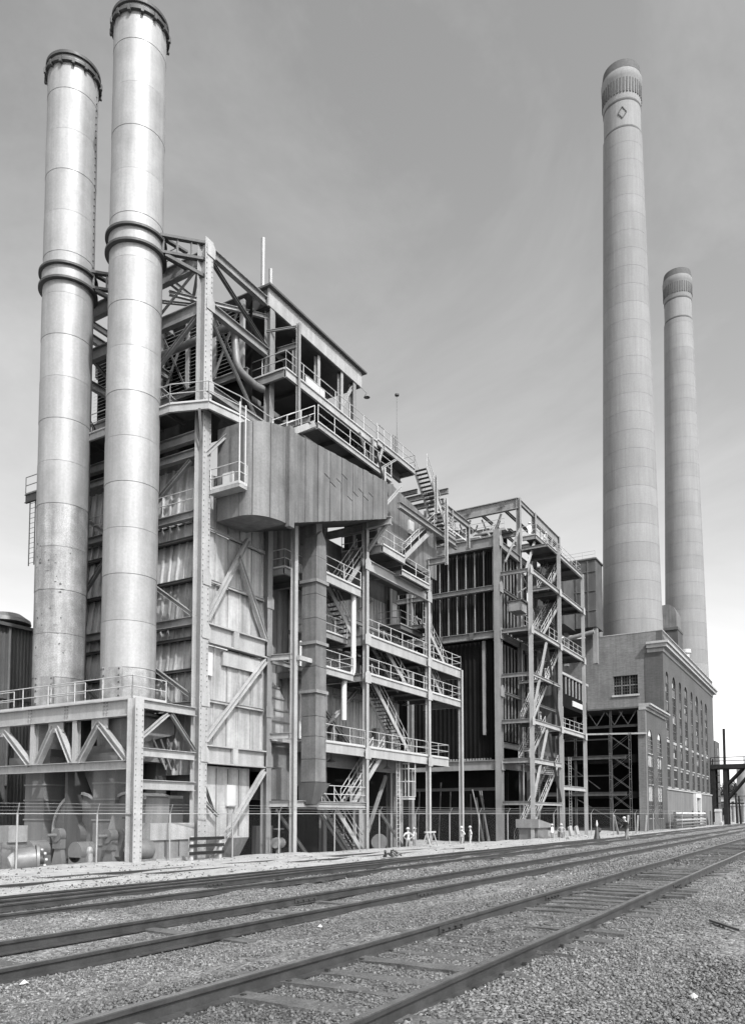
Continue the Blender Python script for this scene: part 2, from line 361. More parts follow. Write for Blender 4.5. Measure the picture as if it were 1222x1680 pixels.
# ================================================================== SHARED STEELWORK BUILDERS
def isec(name, p, q, w, h, material, parent, up=(0,0,1), stiff=0, tf=None):
    mb = B().ibeam(p, q, w, h, up, tf)
    p, q = V(p), V(q); d = q-p
    if stiff:
        dn = d.normalized()
        for k in range(1, stiff+1):
            c = p+d*(k/(stiff+1)); mb.bar(c-V((0,0,h*.46)), c+V((0,0,h*.46)), w*.9 if abs(dn.x) < .5 else .03, .03 if abs(dn.x) < .5 else w*.9)
    return mb.build(name, material, parent)
def col(x, y, z0, z1, s, material, parent, name='column', web='x'):
    up = (0,1,0) if web == 'x' else (1,0,0)
    return B().ibeam((x,y,z0), (x,y,z1), s, s, up, s*.06, s*.06).build(name, material, parent)
def brace(p, q, w, material, parent, h=None, name='brace'):
    return B().ibeam(p, q, w, h or w).build(name, material, parent)
def railing(pts, material, parent, h=1.07, sp=1.7, r=.026, name='railing', toe=True):
    mb = B(); pts = [V(p) for p in pts]
    for a, b in zip(pts, pts[1:]):
        L = (b-a).length; n = max(1, round(L/sp))
        for i in range(n+1):
            p = a.lerp(b, i/n); mb.tube(p, p+V((0,0,h)), r, 6)
        for k in (h, h*.53): mb.tube(a+V((0,0,k)), b+V((0,0,k)), r, 6)
        if toe: mb.bar(a+V((0,0,.06)), b+V((0,0,.06)), .012, .12)
    return mb.build(name, material, parent)
def deck(x0, x1, y0, y1, z, parent, material='steel', edge=.42, rails='e', rmat='rail_w', joist=2.4, emat=None, name='platform', grid=True):
    """grating deck with edge channels and joists; rails: which sides e(ast -y) s(outh -x) n(+x)"""
    d = B().box((x0+.05, y0+.05, z-.06), (x1-.05, y1, z)).build(name, 'steel_d', parent)  # dark plate colour carries the shade of the underside
    emat = emat or material
    B().ibeam((x0, y0, z-edge/2), (x1, y0, z-edge/2), .16, edge).build('edge_beam', emat, d)
    for xx in (x0, x1): B().ibeam((xx, y0+.1, z-edge/2), (xx, y1, z-edge/2), .16, edge).build('edge_beam', material, d)
    n = max(1, int((x1-x0)/joist))
    for i in range(1, n): B().ibeam((x0+(x1-x0)*i/n, y0+.1, z-.2), (x0+(x1-x0)*i/n, y1, z-.2), .12, .26).build('joist', 'steel_d', d)
    pts = []
    if 's' in rails: pts.append((x0, y1, z))
    if 'e' in rails: pts += [(x0, y0, z), (x1, y0, z)]
    if 'n' in rails: pts.append((x1, y1, z))
    if len(pts) > 1: railing(pts, rmat, d)
    return d
TREAD = {}
def flight(parent, xa, za, xb, zb, y0, y1, material='steel_l', rmat='rail_w', name='stair', rails=(0, 1), tmat='steel_d'):
    """straight stair from (xa,za) up to (xb,zb), running along X"""
    mb = B()
    if za > zb: xa, za, xb, zb = xb, zb, xa, za
    dn = V((xb-xa, 0, zb-za)).normalized(); nrm = V((-dn.z, 0, dn.x)) if dn.x > 0 else V((dn.z, 0, -dn.x))
    for y in (y0, y1): mb.prof((xa, y, za-.1), (xb, y, zb-.1), [(-.03,-.16),(.03,-.16),(.03,.16),(-.03,.16)])
    st = mb.build(name, material, parent)
    n = max(3, round((zb-za)/.23)); key = (round(y1-y0, 2), tmat)
    if key not in TREAD:
        me = B().box((-.13, y0-y0+.03, -.02), (.13, y1-y0-.03, .02)).mesh('tread'); me.materials.append(M[tmat]); TREAD[key] = me
    for i in range(n):
        f = (i+.5)/n; link('tread', TREAD[key], st, (xa+(xb-xa)*f, y0, za+(zb-za)*f))
    for k in rails:
        y = (y0, y1)[k]; mr_ = B()
        L = math.hypot(xb-xa, zb-za); m = max(1, round(L/1.5))
        for i in range(m+1):
            p = V((xa, y, za)).lerp(V((xb, y, zb)), i/m); mr_.tube(p, p+V((0,0,.95)), .026, 6)
        for h in (.95, .5): mr_.tube((xa, y, za+h), (xb, y, zb+h), .026, 6)
        mr_.build('handrail', rmat, st)
    return st
def ribbed(name, o, u, v, w, h, pitch, depth, material, parent, rib=.28):
    """trapezoid ribbed sheet: origin o, unit vectors u (across), v (up)"""
    o, u, v = V(o), V(u), V(v); nrm = u.cross(v).normalized(); n = max(1, round(w/pitch)); p = w/n; pts = []
    for i in range(n):
        x = i*p; a = p*rib
        pts += [(x, 0), (x+p-a, 0), (x+p-a*.8, depth), (x+p-a*.2, depth)]
    pts.append((w, 0)); vs = [o+u*a+nrm*b for a, b in pts]+[o+u*a+nrm*b+v*h for a, b in pts]; k = len(pts)
    mb = B().add(vs, [(i, i+1, i+1+k, i+k) for i in range(k-1)])
    mb.add([o-nrm*.06, o+u*w-nrm*.06, o+u*w-nrm*.06+v*h, o-nrm*.06+v*h], [(0,1,2,3)])
    return mb.build(name, material, parent)
def ladder(p, z1, parent, material='steel', w=.45, along='x', name='ladder', cage=False):
    mb = B(); x, y, z0 = p; d = V((w,0,0)) if along == 'x' else V((0,w,0)); p = V(p)
    for s in (0, 1): mb.bar(p+d*s, V((x,y,z1))+d*s, .05, .05)
    for i in range(int((z1-z0)/.3)): mb.tube(p+V((0,0,.3*i+.15)), p+d+V((0,0,.3*i+.15)), .016, 5)
    return mb.build(name, material, parent)

# ================================================================== STEEL STACKS
def steel_stack(cx, cy, label, z0=7.0, ztop=43.85, rad=1.33, zr=30.95, stained=False, ph=0.):
    s = thing('steel_stack', label, 'smokestack', (cx, cy, z0), 'steel stacks on the platform')
    zs = [z0]; hgt = 2.32
    while zs[-1]+hgt < ztop-.3: zs.append(zs[-1]+hgt)
    zs.append(ztop)
    for i, (a, b) in enumerate(zip(zs, zs[1:])):
        rr = rad+(.012 if i % 2 else 0)
        m_ = 'stackd' if i == 0 else ('stack2' if cy > 33 and a < 17.5 else 'stack')
        o = B().lathe((cx, cy, 0), [(rr-.05, a), (rr, a+.012), (rr, b-.012), (rr-.05, b)], 72, False).build('shell_course', m_, s, smooth=30)
    for z in (zr, zr+.82):                                             # guide ring flanges
        B().lathe((cx, cy, 0), [(rad, z-.07), (rad+.22, z-.06), (rad+.22, z+.06), (rad, z+.07)], 64, False).build('flange_ring', 'ring', s, smooth=30)
    B().lathe((cx, cy, 0), [(rad+.02, zr+.1), (rad+.05, zr+.1), (rad+.05, zr+.75), (rad+.02, zr+.75)], 64, False).build('guide_band', 'stack', s, smooth=30)
    for z, e in ((ztop-.52, .18), (ztop-.06, .13)):
        B().lathe((cx, cy, 0), [(rad, z-.09), (rad+e, z-.08), (rad+e, z+.08), (rad, z+.09)], 64, False).build('top_ring', 'ring', s, smooth=30)
    for k in range(14):                                                 # clamps hanging under the upper ring
        t = 6.283*k/14; mb = B(); mb.box((-.09,-.07,-.14), (.09,.07,.16)); o = mb.build('ring_clamp', 'ring', s, loc=(cx+(rad+.14)*math.cos(t), cy+(rad+.14)*math.sin(t), ztop-.6)); o.rotation_euler.z = t
    B().lathe((cx, cy, 0), [(rad-.09, ztop-2), (rad-.09, ztop-.02)], 48, False).build('flue_lining', 'black', s, smooth=True)
    B().lathe((cx, cy, 0), [(rad, z0), (rad+.2, z0), (rad+.2, z0+.12), (rad+.02, z0+.14)], 64, False).build('base_flange', 'stackd', s, smooth=30)
    # a riveted access door by the base
    t = A+math.pi-.25+ph; c = V((cx+math.cos(t)*(rad+.03), cy+math.sin(t)*(rad+.03), z0+1.55))
    d = B().box((-.06,-.5,-.75), (.12,.5,.75)).build('access_door', 'stackd', s, loc=c); d.rotation_euler.z = t
    for sy in (-.42, .42):
        for k in range(5):
            b = B().box((.12, sy-.035, -.66+.33*k-.03), (.16, sy+.035, -.66+.33*k+.03)).build('door_bolt', 'ring', d, loc=c); b.rotation_euler.z = t
            b.matrix_parent_inverse = Matrix.Identity(4); b.location = (0,0,0); b.rotation_euler.z = 0
    mb = B()                                                            # cleats down the lee side
    for k in range(26): mb.box((-.02,-.02,-.03), (.035,.02,.03)); mb.v[-8:] = [(cx+(rad+.03)*math.cos(-1.1)+a, cy+(rad+.03)*math.sin(-1.1)+b, 32.4+.4*k+c_) for a, b, c_ in mb.v[-8:]]
    if cy > 33: tag(mb.build('cleat_strip', 'ring', s), kind='stuff')
    return s
ST1 = steel_stack(27.1, 30.42, 'bright aluminium-painted steel stack rising clean beside the corner column')
ST2 = steel_stack(27.1, 35.75, 'aluminium-painted steel stack with scorched paint, outer one away from the boiler frame', ph=.12)
# scorched paint patches on the second stack: thin curled plates of soot on the shell
for k in range(34):
    t = A+math.pi+random.choice([random.uniform(-.75, -.5), random.uniform(.1, .75), random.uniform(-.6, .7)]); z = random.uniform(10.2, 16.6); r = 1.35; wd = random.uniform(.03, .11); hh = random.uniform(.03, .12)
    if k % 3 == 0: wd, hh = hh*2.2, wd*.35
    an = sorted(random.uniform(0, 6.28) for _ in range(9)); rr_ = [random.uniform(.45, 1) for _ in an]
    B().add([(27.1+math.cos(t+wd*q*math.cos(a_)/r)*1.352, 35.75+math.sin(t+wd*q*math.cos(a_)/r)*1.352, z+hh*q*math.sin(a_)) for a_, q in zip(an, rr_)], [tuple(range(9))]).build('paint_blister', 'ring' if k % 4 == 0 else 'steel_d', ST2)

# ================================================================== BOILER UNIT ONE (finished, clad)
U1 = thing('boiler_house', 'tall steel-framed boiler house clad in pale siding with ducts, stairs and a roof penthouse', 'boiler house', (29.12, 27.5, 0), 'steel boiler units')
YA = 27.5; YB = 25.9
X0, X1, X2 = 24.99, 29.12, 34.5
X3, X4, X5, X6 = 34.9, 42.64, 51.54, 57.4
# main columns
col(X0, YA, -.6, 7.5, .52, 'steel_l', U1)
col(X1, YA, -.6, 32.1, .58, 'steel_l', U1)
col(X2, YA, -.6, 32.0, .42, 'steel', U1)
for y in (34.2, 39.0):
    col(X1, y, -.6, 32.1, .5, 'steel', U1); col(X2, y, -.6, 32.0, .4, 'steel', U1)
for y in (38.5, 46.): col(X0, y, -.6, 7.0, .5, 'steel', U1)
for x, z1 in ((X3, 20.6), (X4, 21.2), (X5, 21.3), (X6, 13.8)): col(x, YB, -.6, z1, .3, 'steel_l', U1)
for x in (X4, X5): col(x, 29.2, -.6, 27., .36, 'steel', U1)
for x in (43.5,): col(x, YA, 20., 32., .36, 'steel', U1)
for x in (44.6, 50.2): col(x, YA+.2, -.6, 6., .5, 'steel', U1)
# ---- fan platform south girder, truss and bottom chord (X = X0)
isec('girder', (X0, YA+.3, 7.1), (X0, 60, 7.1), .4, .8, 'steel_l', U1, stiff=14)
isec('truss_chord', (X0, YA+.3, 4.45), (X0, 60, 4.45), .35, .42, 'steel_l', U1)
tx = [(28.0,4.66,29.9,6.45),(29.9,6.45,31.3,4.66),(31.55,4.66,31.55,6.7),(31.8,4.66,32.9,6.45),(33.25,6.45,34.45,4.66),(34.75,4.66,34.75,6.7),(35.0,4.66,37.1,6.45),(37.5,6.45,39.6,4.66),(39.9,4.66,41.6,6.45)]
for y0, za, y1, zb in tx: brace((X0, y0, za), (X0, y1, zb), .3, 'steel_l', U1, .26)
for y in (29.9, 33.07, 37.3): B().box((X0-.03, y-.55, 6.2), (X0+.03, y+.55, 6.7)).build('gusset_plate', 'steel_l', U1)
d_ = B().box((X0+.2, YA+.3, 7.42), (X1-.3, 46, 7.5)).build('fan_deck', 'steel_d', U1)
railing([(X0+2.2, YA+.35, 7.55), (X0+.1, YA+.35, 7.55), (X0+.1, 60, 7.55)], 'rail_w', d_, sp=2.0)
railing([(X0+.5, 31.6, 7.55), (X0+.5, 34.2, 7.55)], 'rail_w', d_, sp=1.3); railing([(X0+.5, 37.2, 7.55), (X0+.5, 44, 7.55)], 'rail_w', d_, sp=1.6)
# ---- east side of the fan bay: three rails and their diagonals
for za, h in ((7.28, .42), (5.05, .4), (3.55, .45)): isec('girder', (X0+.27, YA, za), (X1-.3, YA, za), .25, h, 'steel_l', U1)
brace((X0+.2, YA, 5.6), (27.0, YA, 7.0), .17, 'steel_l', U1); brace((27.2, YA, 7.0), (X1-.3, YA, 5.35), .17, 'steel', U1)
# ---- south face (X = X1), beams run away along Y
def south(z, h, w=.32, x=X1, y1=39, y0=YA+.3, m='steel', name='girder'): return isec(name, (x, y0, z), (x, y1, z), w, h, m, U1)
for z, h in ((31.15, .85), (28.55, .7), (20.85, .42), (21.75, .5), (17.6, .4), (12.05, .42), (7.7, .4)): south(z, h)
for z in (16.55, 14.35, 11.25, 9.6): south(z, .14, .14, X1+.25, name='girt', m='steel_d')
# south wall panels, each row kicked out at its foot
rows = [(17.45, 20.65), (16.54, 17.42), (14.34, 16.52), (11.92, 14.32), (11.24, 11.9), (9.6, 11.22), (7.5, 9.58), (4.2, 7.48)]
for a, b in rows:
    hgt = b-a; k = min(.3, hgt*.13)
    y = 39.0
    while y > 27.9:
        y2 = max(27.85, y-2.2)
        v = V((k, 0, hgt)); L = v.length
        ribbed('wall_panel', (X1+.42, y, a), (0,-1,0), v/L, y-y2, L, .55, .11, 'panel', U1); y = y2-.02
B().box((X1+.72, 28., 3.5), (X1+.8, 39, 21.)).build('backing_wall', 'panel_d', U1); B().box((X1+1.0, 28., 21.), (X1+1.1, 39, 24.)).build('backing_wall', 'soot_shade', U1)
# south face braces
for (a, b) in (((28.3, 20.5), (33.6, 16.9)), ((29.5, 24.), (33.9, 28.2)), ((27.8, 28.3), (33.8, 24.2)), ((27.8, 12.2), (34, 16.4)), ((27.8, 8.), (34., 11.9)), ((34.6, 16.4), (38.8, 12.3)), ((34.6, 8.), (38.8, 11.9)), ((34.6,17.8),(38.6,20.4))):
    brace((X1-.02, a[0], a[1]), (X1-.02, b[0], b[1]), .2, 'steel', U1)
brace((X1, 27.8, 31.), (X1, 31.2, 28.9), .1, 'steel', U1); brace((X1, 33.8, 31.), (X1, 31.6, 28.9), .1, 'steel', U1)
railing([(X1-.1, 28., 17.85), (X1-.1, 38.9, 17.85)], 'rail_w', U1, sp=2.3, toe=False)
# ---- walkway round the corner column at z = 23
wk = B().prism([(27.9, 39, 22.9), (27.9, 28.6, 22.9), (28.6, 26.7, 22.9), (30.6, 26.3, 22.9), (33.5, 26.3, 22.9), (33.5, 27.2, 22.9), (29.4, 27.2, 22.9), (29.4, 39, 22.9)], (0,0,.1)).build('walkway', 'steel_d', U1, fix=True)
for a, b in (((27.85, 39, 22.8), (27.85, 28.6, 22.8)), ((27.85, 28.6, 22.8), (28.6, 26.65, 22.8)), ((28.6, 26.65, 22.8), (30.6, 26.25, 22.8)), ((30.6, 26.25, 22.8), (33.5, 26.25, 22.8))):
    B().ibeam(a, b, .14, .42).build('edge_beam', 'steel_l', wk)
for y in np.arange(29., 39, 1.5): B().ibeam((27.9, y, 22.75), (29.3, y, 22.75), .1, .2).build('joist', 'steel_d', wk)
railing([(27.85, 39, 23), (27.85, 28.6, 23), (28.6, 26.65, 23), (30.6, 26.25, 23), (33.3, 26.25, 23)], 'rail_w', wk, sp=1.9)
brace((X1, YA-.25, 20.6), (30.6, 26.4, 22.6), .18, 'steel', U1); brace((X1-.2, YA-.1, 21.3), (28.3, 27.0, 22.6), .12, 'steel', U1)
# ---- open top bay between corner column and penthouse
for y in (YA, 34.2, 39.):
    for z, h in ((31.75, .5), (28.75, .5), (24.3, .5)): isec('girder', (X1+.3, y, z), (X2-.2, y, z), .3, h, 'steel', U1)
    brace((X1+.3, y, 31.4), (X2-.2, y, 29.0), .18, 'steel_d', U1); brace((X1+.2, y, 28.4), (33.3, y, 24.5), .14, 'steel', U1)
for y in (30.8, 37.6): isec('girder', (X1+.2, y, 31.6), (X2-.2, y, 31.6), .2, .35, 'steel', U1)
brace((X1+.3, 28.2, 31.5), (X2-.2, 33.9, 31.5), .16, 'steel', U1); brace((X1+.3, 34., 31.5), (X2-.2, 28.2, 31.5), .16, 'steel', U1)
isec('girder', (X1+.4, 30.5, 30.6), (X2, 27.7, 31.1), .2, .25, 'steel_l', U1)
# bracket arms holding the two stacks
for cy in (30.42, 35.75):
    for z in (31.1, 32.0):
        for sg in (-1, 1): B().bar((X1, cy+sg*1.6, z), (27.6, cy+sg*1.25, z), .22, .12).build('stack_bracket', 'steel_d', U1)
        B().bar((X1, cy-2.9, z), (27.5, cy-1.3, z), .24, .14).build('stack_bracket', 'steel_d', U1)
    for k in range(4): B().bar((X1-.5*k, cy-2.9+.5*k, 31.1), (X1-.5*k, cy-2.9+.5*k, 32.0), .12, .05).build('batten_plate', 'steel', U1)
    B().bar((X1, cy-2.9, 30.2), (27.7, cy-1.5, 31.0), .16, .16).build('knee_brace', 'steel_d', U1)
railing([(X1+.1, 29.4, 31.6), (X1+.1, 31.2, 31.6), (X1+1.6, 31.2, 31.6)], 'steel', U1, toe=False)
# ---- louvred south wall of the penthouse
LX = 33.2
for y in np.arange(28.4, 41, 2.1):
    B().box((LX-.12, y-.14, 27.3), (LX+.05, y+.14, 31.6)).build('mullion', 'steel_l', U1)
lv = None
for k in range(18):
    z = 27.5+.225*k
    for j in range(6):
        y = 28.4+2.1*j+.14
        if lv is None:
            lv = B().prism([(-.1, 0, 0), (.09, 0, .15), (.09, 0, .17), (-.1, 0, .02)], (0, 1.82, 0)).mesh('louvre'); lv.materials.append(M['steel_l'])
        link('louvre', lv, U1, (LX, y, z))
B().box((LX+.3, 28., 24.), (LX+.36, 41, 32.2)).build('plenum_wall', 'soot_shade', U1)  # black sheet: shade behind the louvres put into its colour
isec('girder', (LX-.1, 27.9, 27.2), (LX-.1, 41, 27.2), .25, .4, 'steel', U1)
for a, b in ((28.5, 30.4), (32.6, 34.5), (36.8, 38.6)): brace((LX-.2, a, 31.2), (LX-.2, b, 27.5), .1, 'steel', U1); brace((LX-.2, b, 31.2), (LX-.2, a, 27.5), .1, 'steel_d', U1)
# ---- penthouse: roof, fascia, posts, interior shade put into dark colours
B().box((33.9, 27.0, 32.5), (44.6, 42, 32.62)).build('roof_sheet', 'roofing', U1)
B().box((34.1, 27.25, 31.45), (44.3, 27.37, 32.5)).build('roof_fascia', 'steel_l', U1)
B().box((34.1, 27.37, 31.45), (34.2, 42, 32.5)).build('roof_fascia', 'duct_d', U1)  # south side painted darker than the east one to show it in shade
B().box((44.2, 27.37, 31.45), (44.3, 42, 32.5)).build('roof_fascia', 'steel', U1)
B().box((34.2, 27.4, 31.4), (44.2, 42, 31.44)).build('soffit', 'duct_d', U1)  # dark colour carries the shade under the eave
for x, y in ((34.7, YA), (37.4, YA+.3), (39.6, YA+.2), (42.0, YA)): col(x, y, 27.4, 31.45, .28, 'steel_l' if x > 39 else 'steel', U1, 'post')
brace((42.2, YA, 29.3), (43.6, YA, 31.4), .16, 'steel_l', U1)
B().box((34.3, 29.6, 24.), (43.6, 29.75, 31.45)).build('penthouse_wall', 'panel_d', U1)  # dark wall and black doorways hold the interior shade in their colour
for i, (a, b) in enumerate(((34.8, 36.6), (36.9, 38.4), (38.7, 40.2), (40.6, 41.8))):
    B().box((a, 29.5, 27.6), (b, 29.58, 30.9)).build('doorway', 'soot_shade', U1)
B().box((36.8, 26.55, 27.4), (38.8, 26.61, 28.45)).build('parapet_panel', 'white', U1)
B().tube((35.7, 29., 32.6), (35.7, 29., 37.2), .13, 12).build('vent_pipe', 'stack', U1, smooth=40)
B().tube((37.2, 29.6, 32.6), (37.2, 29.6, 36.4), .13, 12).build('vent_pipe', 'stack', U1, smooth=40)
pth = [(X1+1.5, 40, 26.6), (X1+1.5, 30.2, 26.9), (X1+1.6, 29.3, 26.9)]
def pipe(pts, r, material, parent, name='pipe', n=12, bend=3):
    """pipe with rounded corners"""
    pts = [V(p) for p in pts]; out = [pts[0]]
    for a, b, c in zip(pts, pts[1:], pts[2:]):
        k = min(r*bend, (b-a).length*.45, (c-b).length*.45); p0 = b+(a-b).normalized()*k; p1 = b+(c-b).normalized()*k
        for i in range(6):
            t_ = i/5; out.append(p0*(1-t_)**2+b*2*t_*(1-t_)+p1*t_*t_)
    out.append(pts[-1]); mb = B(); rings = []
    d = (out[1]-out[0]).normalized(); up = V((0,0,1)) if abs(d.z) < .9 else V((1,0,0)); side = d.cross(up).normalized()
    for i, p in enumerate(out):
        d = (out[min(i+1, len(out)-1)]-out[max(i-1, 0)]).normalized(); side = (side-d*side.dot(d)).normalized(); u2 = d.cross(side)
        rings += [p+(side*math.cos(6.2832*j/n)+u2*math.sin(6.2832*j/n))*r for j in range(n)]
    mb.add(rings, [(i*n+j, i*n+(j+1)%n, (i+1)*n+(j+1)%n, (i+1)*n+j) for i in range(len(out)-1) for j in range(n)]+[tuple(range(n))[::-1], tuple(range((len(out)-1)*n, len(out)*n))])
    return mb.build(name, material, parent, smooth=50)
pipe([onX(180, 625, 31.8), onX(268, 582, 31.8), onX(384, 532, 31.8), onX(389, 606, 31.8), onX(392, 616, 31.8)+V((1.5,0,.1)), V((34., 27.6, 26.5))], .21, 'machine', U1)
# ---- penthouse balcony (z = 27.3) hung outside, with hangers, and the lower run of gangway
bd = deck(34.1, 44.2, 26.0, 29.4, 27.3, U1, 'steel', .5, 'es', emat='steel_l', joist=1.7)
bd2 = deck(44.35, 49.7, 26.0, 27.6, 27.5, U1, 'steel', .4, 'en', emat='steel_l', joist=2.2)
isec('girder', (43.6, 27.2, 27.2), (49.7, 27.2, 27.0), .25, .5, 'steel', U1)
railing([(44.2, 26.0, 27.5), (45.2, 26.0, 27.5)], 'rail_w', U1, toe=False)
for x, a, b in ((35.15, 24.3, 30.5), (43.4, 23.6, 27.2)): col(x, 25.9, a, b, .2, 'steel', U1, 'hanger')
brace((X2-.3, YA, 30.0), (35.1, 26.0, 30.3), .12, 'steel', U1); isec('girder', (35.15, 26., 29.2), (35.15, 27.4, 29.3), .2, .3, 'steel', U1)
gw = deck(36., 44.6, 25.1, 26.6, 24.75, U1, 'steel', .34, 'e', emat='steel_l', joist=2)
isec('girder', (35.2, 25.1, 24.6), (35.2, 27.4, 24.6), .25, .4, 'steel', U1); brace((43.4, 25.9, 23.8), (44.8, 25.9, 27.), .12, 'steel_l', U1)
brace((41.8, 25.9, 26.9), (43.3, 25.9, 24.9), .12, 'steel_l', U1)
flight(U1, 33.2, 23., 35.8, 24.75, 25.2, 26.2, 'steel_l')
# ---- the big gas duct: curved nose, flat side of upright lagging sheets, rising belly
YD = 24.3
def top_z(x): return 22.45+(x-31.95)*.1
def bot_z(x): return 17.35+(x-31.95)*.352 if x > 31.95 else 17.35
gd = B()
plan = [(29.95, 27.25), (29.95, 25.75)]+[(31.95-2.0*math.cos(t), 25.75-1.45*math.sin(t)) for t in np.linspace(.12, 1.571, 9)]
plan += [(32.3, YD)]
vs = [(x, y, bot_z(x)) for x, y in plan]+[(x, y, top_z(x)) for x, y in plan]; n = len(plan)
gd.add(vs, [(i, i+1, i+1+n, i+n) for i in range(n-1)])
gd.add([(32.3, 27.25, bot_z(32.3)), (32.3, 27.25, top_z(32.3))], [])
gd.f += [tuple(range(n))[::-1]+(2*n,), tuple(range(n, 2*n))+(2*n+1,)]; gd.m += [0, 0]
core = gd.build('gas_duct', 'duct', U1, smooth=25, fix=True)
for i in (1, 4, 7, 10):                                                 # lap seams round the nose
    x, y = plan[i]; B().bar((x-.012, y-.012, bot_z(x)+.02), (x-.012, y-.012, top_z(x)-.02), .03, .03).build('lap_seam', 'steel_d', core)
B().box((32.02, YD-.18, 17.2), (32.45, YD+.1, 22.6)).build('corner_post', 'duct', core)
xs = list(np.arange(32.45, 42.7, .6)); xs[-1] = 42.65
for i, (a, b) in enumerate(zip(xs, xs[1:])):
    off = .0 if i % 2 else .03; cuts = [bot_z(a)+.02]
    if 5 <= i <= 13: cuts += [bot_z(a)+(2.3 if i < 9 else 1.5)+.25*((i*7) % 3)]
    if i in (10, 11, 13): cuts += [cuts[-1]+1.1]
    for k, z in enumerate(cuts):
        e = k == len(cuts)-1; zt = None if e else cuts[k+1]
        za0 = bot_z(a) if k == 0 else z; zb0 = bot_z(b) if k == 0 else z-.12
        za1 = top_z(a) if e else zt-.03; zb1 = top_z(b) if e else zt-.15
        y = YD-off-.02*(k % 2); g_ = .018
        B().prism([(a+g_, y, za0), (b-g_, y, zb0), (b-g_, y, zb1), (a+g_, y, za1)], (0, .12, 0)).build('lagging_sheet', 'duct', core, fix=True)
B().prism([(32.3, YD+.1, bot_z(32.3)+.05), (42.65, YD+.1, bot_z(42.65)+.05), (42.65, YD+.1, top_z(42.65)-.05), (32.3, YD+.1, top_z(32.3)-.05)], (0, 2.9, 0)).build('duct_body', 'duct_d', core, fix=True)
B().prism([(42.7, YD+.05, bot_z(42.65)+.03), (44.15, YD+1.0, bot_z(44.2)), (44.15, YD+1.0, 23.4), (42.7, YD+.05, top_z(42.65)-.02)], (0, 1.9, 0)).build('duct_elbow', 'duct', core, fix=True)
# its continuation behind the stair
for i in range(12):
    a = 44.2+.75*i; b = a+.72; z0 = 20.9+.0*i; B().prism([(a, 25.95, 20.3-.02*i), (b, 25.95, 20.3-.02*i), (b, 25.95, 25.2-.09*i), (a, 25.95, 25.3-.09*i)], (0, .1, 0)).build('lagging_sheet', 'duct', core, fix=True)
B().box((44.2, 26.06, 20.2), (53.2, 28.6, 24.1)).build('duct_body', 'duct_d', core)
B().box((48.5, 25.8, 22.3), (49.2, 25.94, 23.3)).build('access_hatch', 'white', core)
# hatch platform on the nose
B().box((29.3, 25.2, 18.55), (29.9, 27.2, 18.75)).build('hatch_platform', 'steel_l', core)
railing([(29.3, 27.1, 18.75), (29.3, 25.2, 18.75), (29.9, 25.2, 18.75)], 'rail_w', core)
B().tube((29.3, 25.2, 18.7), (29.3, 25.2, 22.9), .04, 6).tube((29.75, 25.2, 18.7), (29.75, 25.2, 22.9), .04, 6).build('hanger_rod', 'rail_w', core)
B().box((29.86, 26.1, 19.0), (29.95, 26.8, 19.75)).build('access_hatch', 'white', core)
isec('girder', (X4, YB, 20.95), (X4, 24.0, 20.95), .3, .5, 'steel_l', U1); brace((X4+.05, YB, 19.2), (X4+.05, 24.4, 20.8), .2, 'steel', U1)
isec('girder', (X5, YB, 21.), (X5, 24.4, 21.), .3, .45, 'steel', U1)
isec('girder', (X4, YB+.2, 20.85), (X4, 29, 20.85), .3, .45, 'steel', U1)
# ---- east face between the corner column and the second column
for z, h in ((11.45, 1.02), (5.22, .95)): isec('girder', (X1+.3, YA, z), (X2-.2, YA, z), .4, h, 'steel_l', U1, stiff=0)
for z, h in ((11.45, 1.02), (5.22, .95)): B().box((31.5, YA-.2, z-h*.42), (31.9, YA-.05, z+h*.42)).build('splice_plate', 'steel_l', U1)
for z in (14.25, 8.0, 17.0): isec('girt', (X1+.3, YA+.05, z), (X2-.2, YA+.05, z), .12, .16, 'steel_l', U1)
for a, b in ((12., 14.2), (14.32, 16.95), (17.05, 20.), (5.75, 7.95), (8.06, 10.9)):
    for k in range(5):
        x = X1+.35+.98*k; ribbed('wall_panel', (x, YA+.22, a), (1,0,0), (0,0,1), .96, b-a, .96, -.07 if k % 2 else .07, 'panel', U1, .12)
B().box((30.9, YA+.02, 10.0), (34.2, YA+.16, 10.75)).build('lintel_panel', 'steel_l', U1)
B().box((29.6, YA+.04, 9.3), (30.1, YA+.16, 10.5)).build('notice_board', 'white', U1)
for p, q in (((X1+.35, 5.9), (X2-.25, 10.8)), ((X1+.35, 12.1), (32.6, 17.2)), ((31.8, 16.1), (X2-.2, 11.9)), ((29.7, -.5), (X2-.3, 4.6))):
    brace((p[0], YA-.12, p[1]), (q[0], YA-.12, q[1]), .24, 'steel_l', U1)
hp = B().prism([(30.3, 28.2, .9), (33.9, 28.2, .9), (33.9, 28.2, 4.7), (30.3, 28.2, 4.7)], (0, 2.4, 0)).build('ash_hopper', 'panel', U1, fix=True)
for x in (31.2, 32.1, 33.0): B().bar((x, 28.17, 1.), (x, 28.17, 4.6), .04, .05).build('seam', 'steel', hp)
B().box((31.9, 28.05, 2.6), (32.6, 28.19, 3.75)).build('access_hatch', 'white', hp)
B().prism([(30.3, 28.2, .9), (33.9, 28.2, .9), (33.2, 28.6, -.6), (31.0, 28.6, -.6)], (0, 1.8, 0)).build('hopper_mouth', 'duct', U1, fix=True)
brace((29.4, YA+.3, 4.6), (30.6, YA+.3, 2.3), .12, 'steel_d', U1); brace((29.4, YA+.3, 3.2), (30.9, YA+.3, 2.1), .16, 'steel_l', U1)
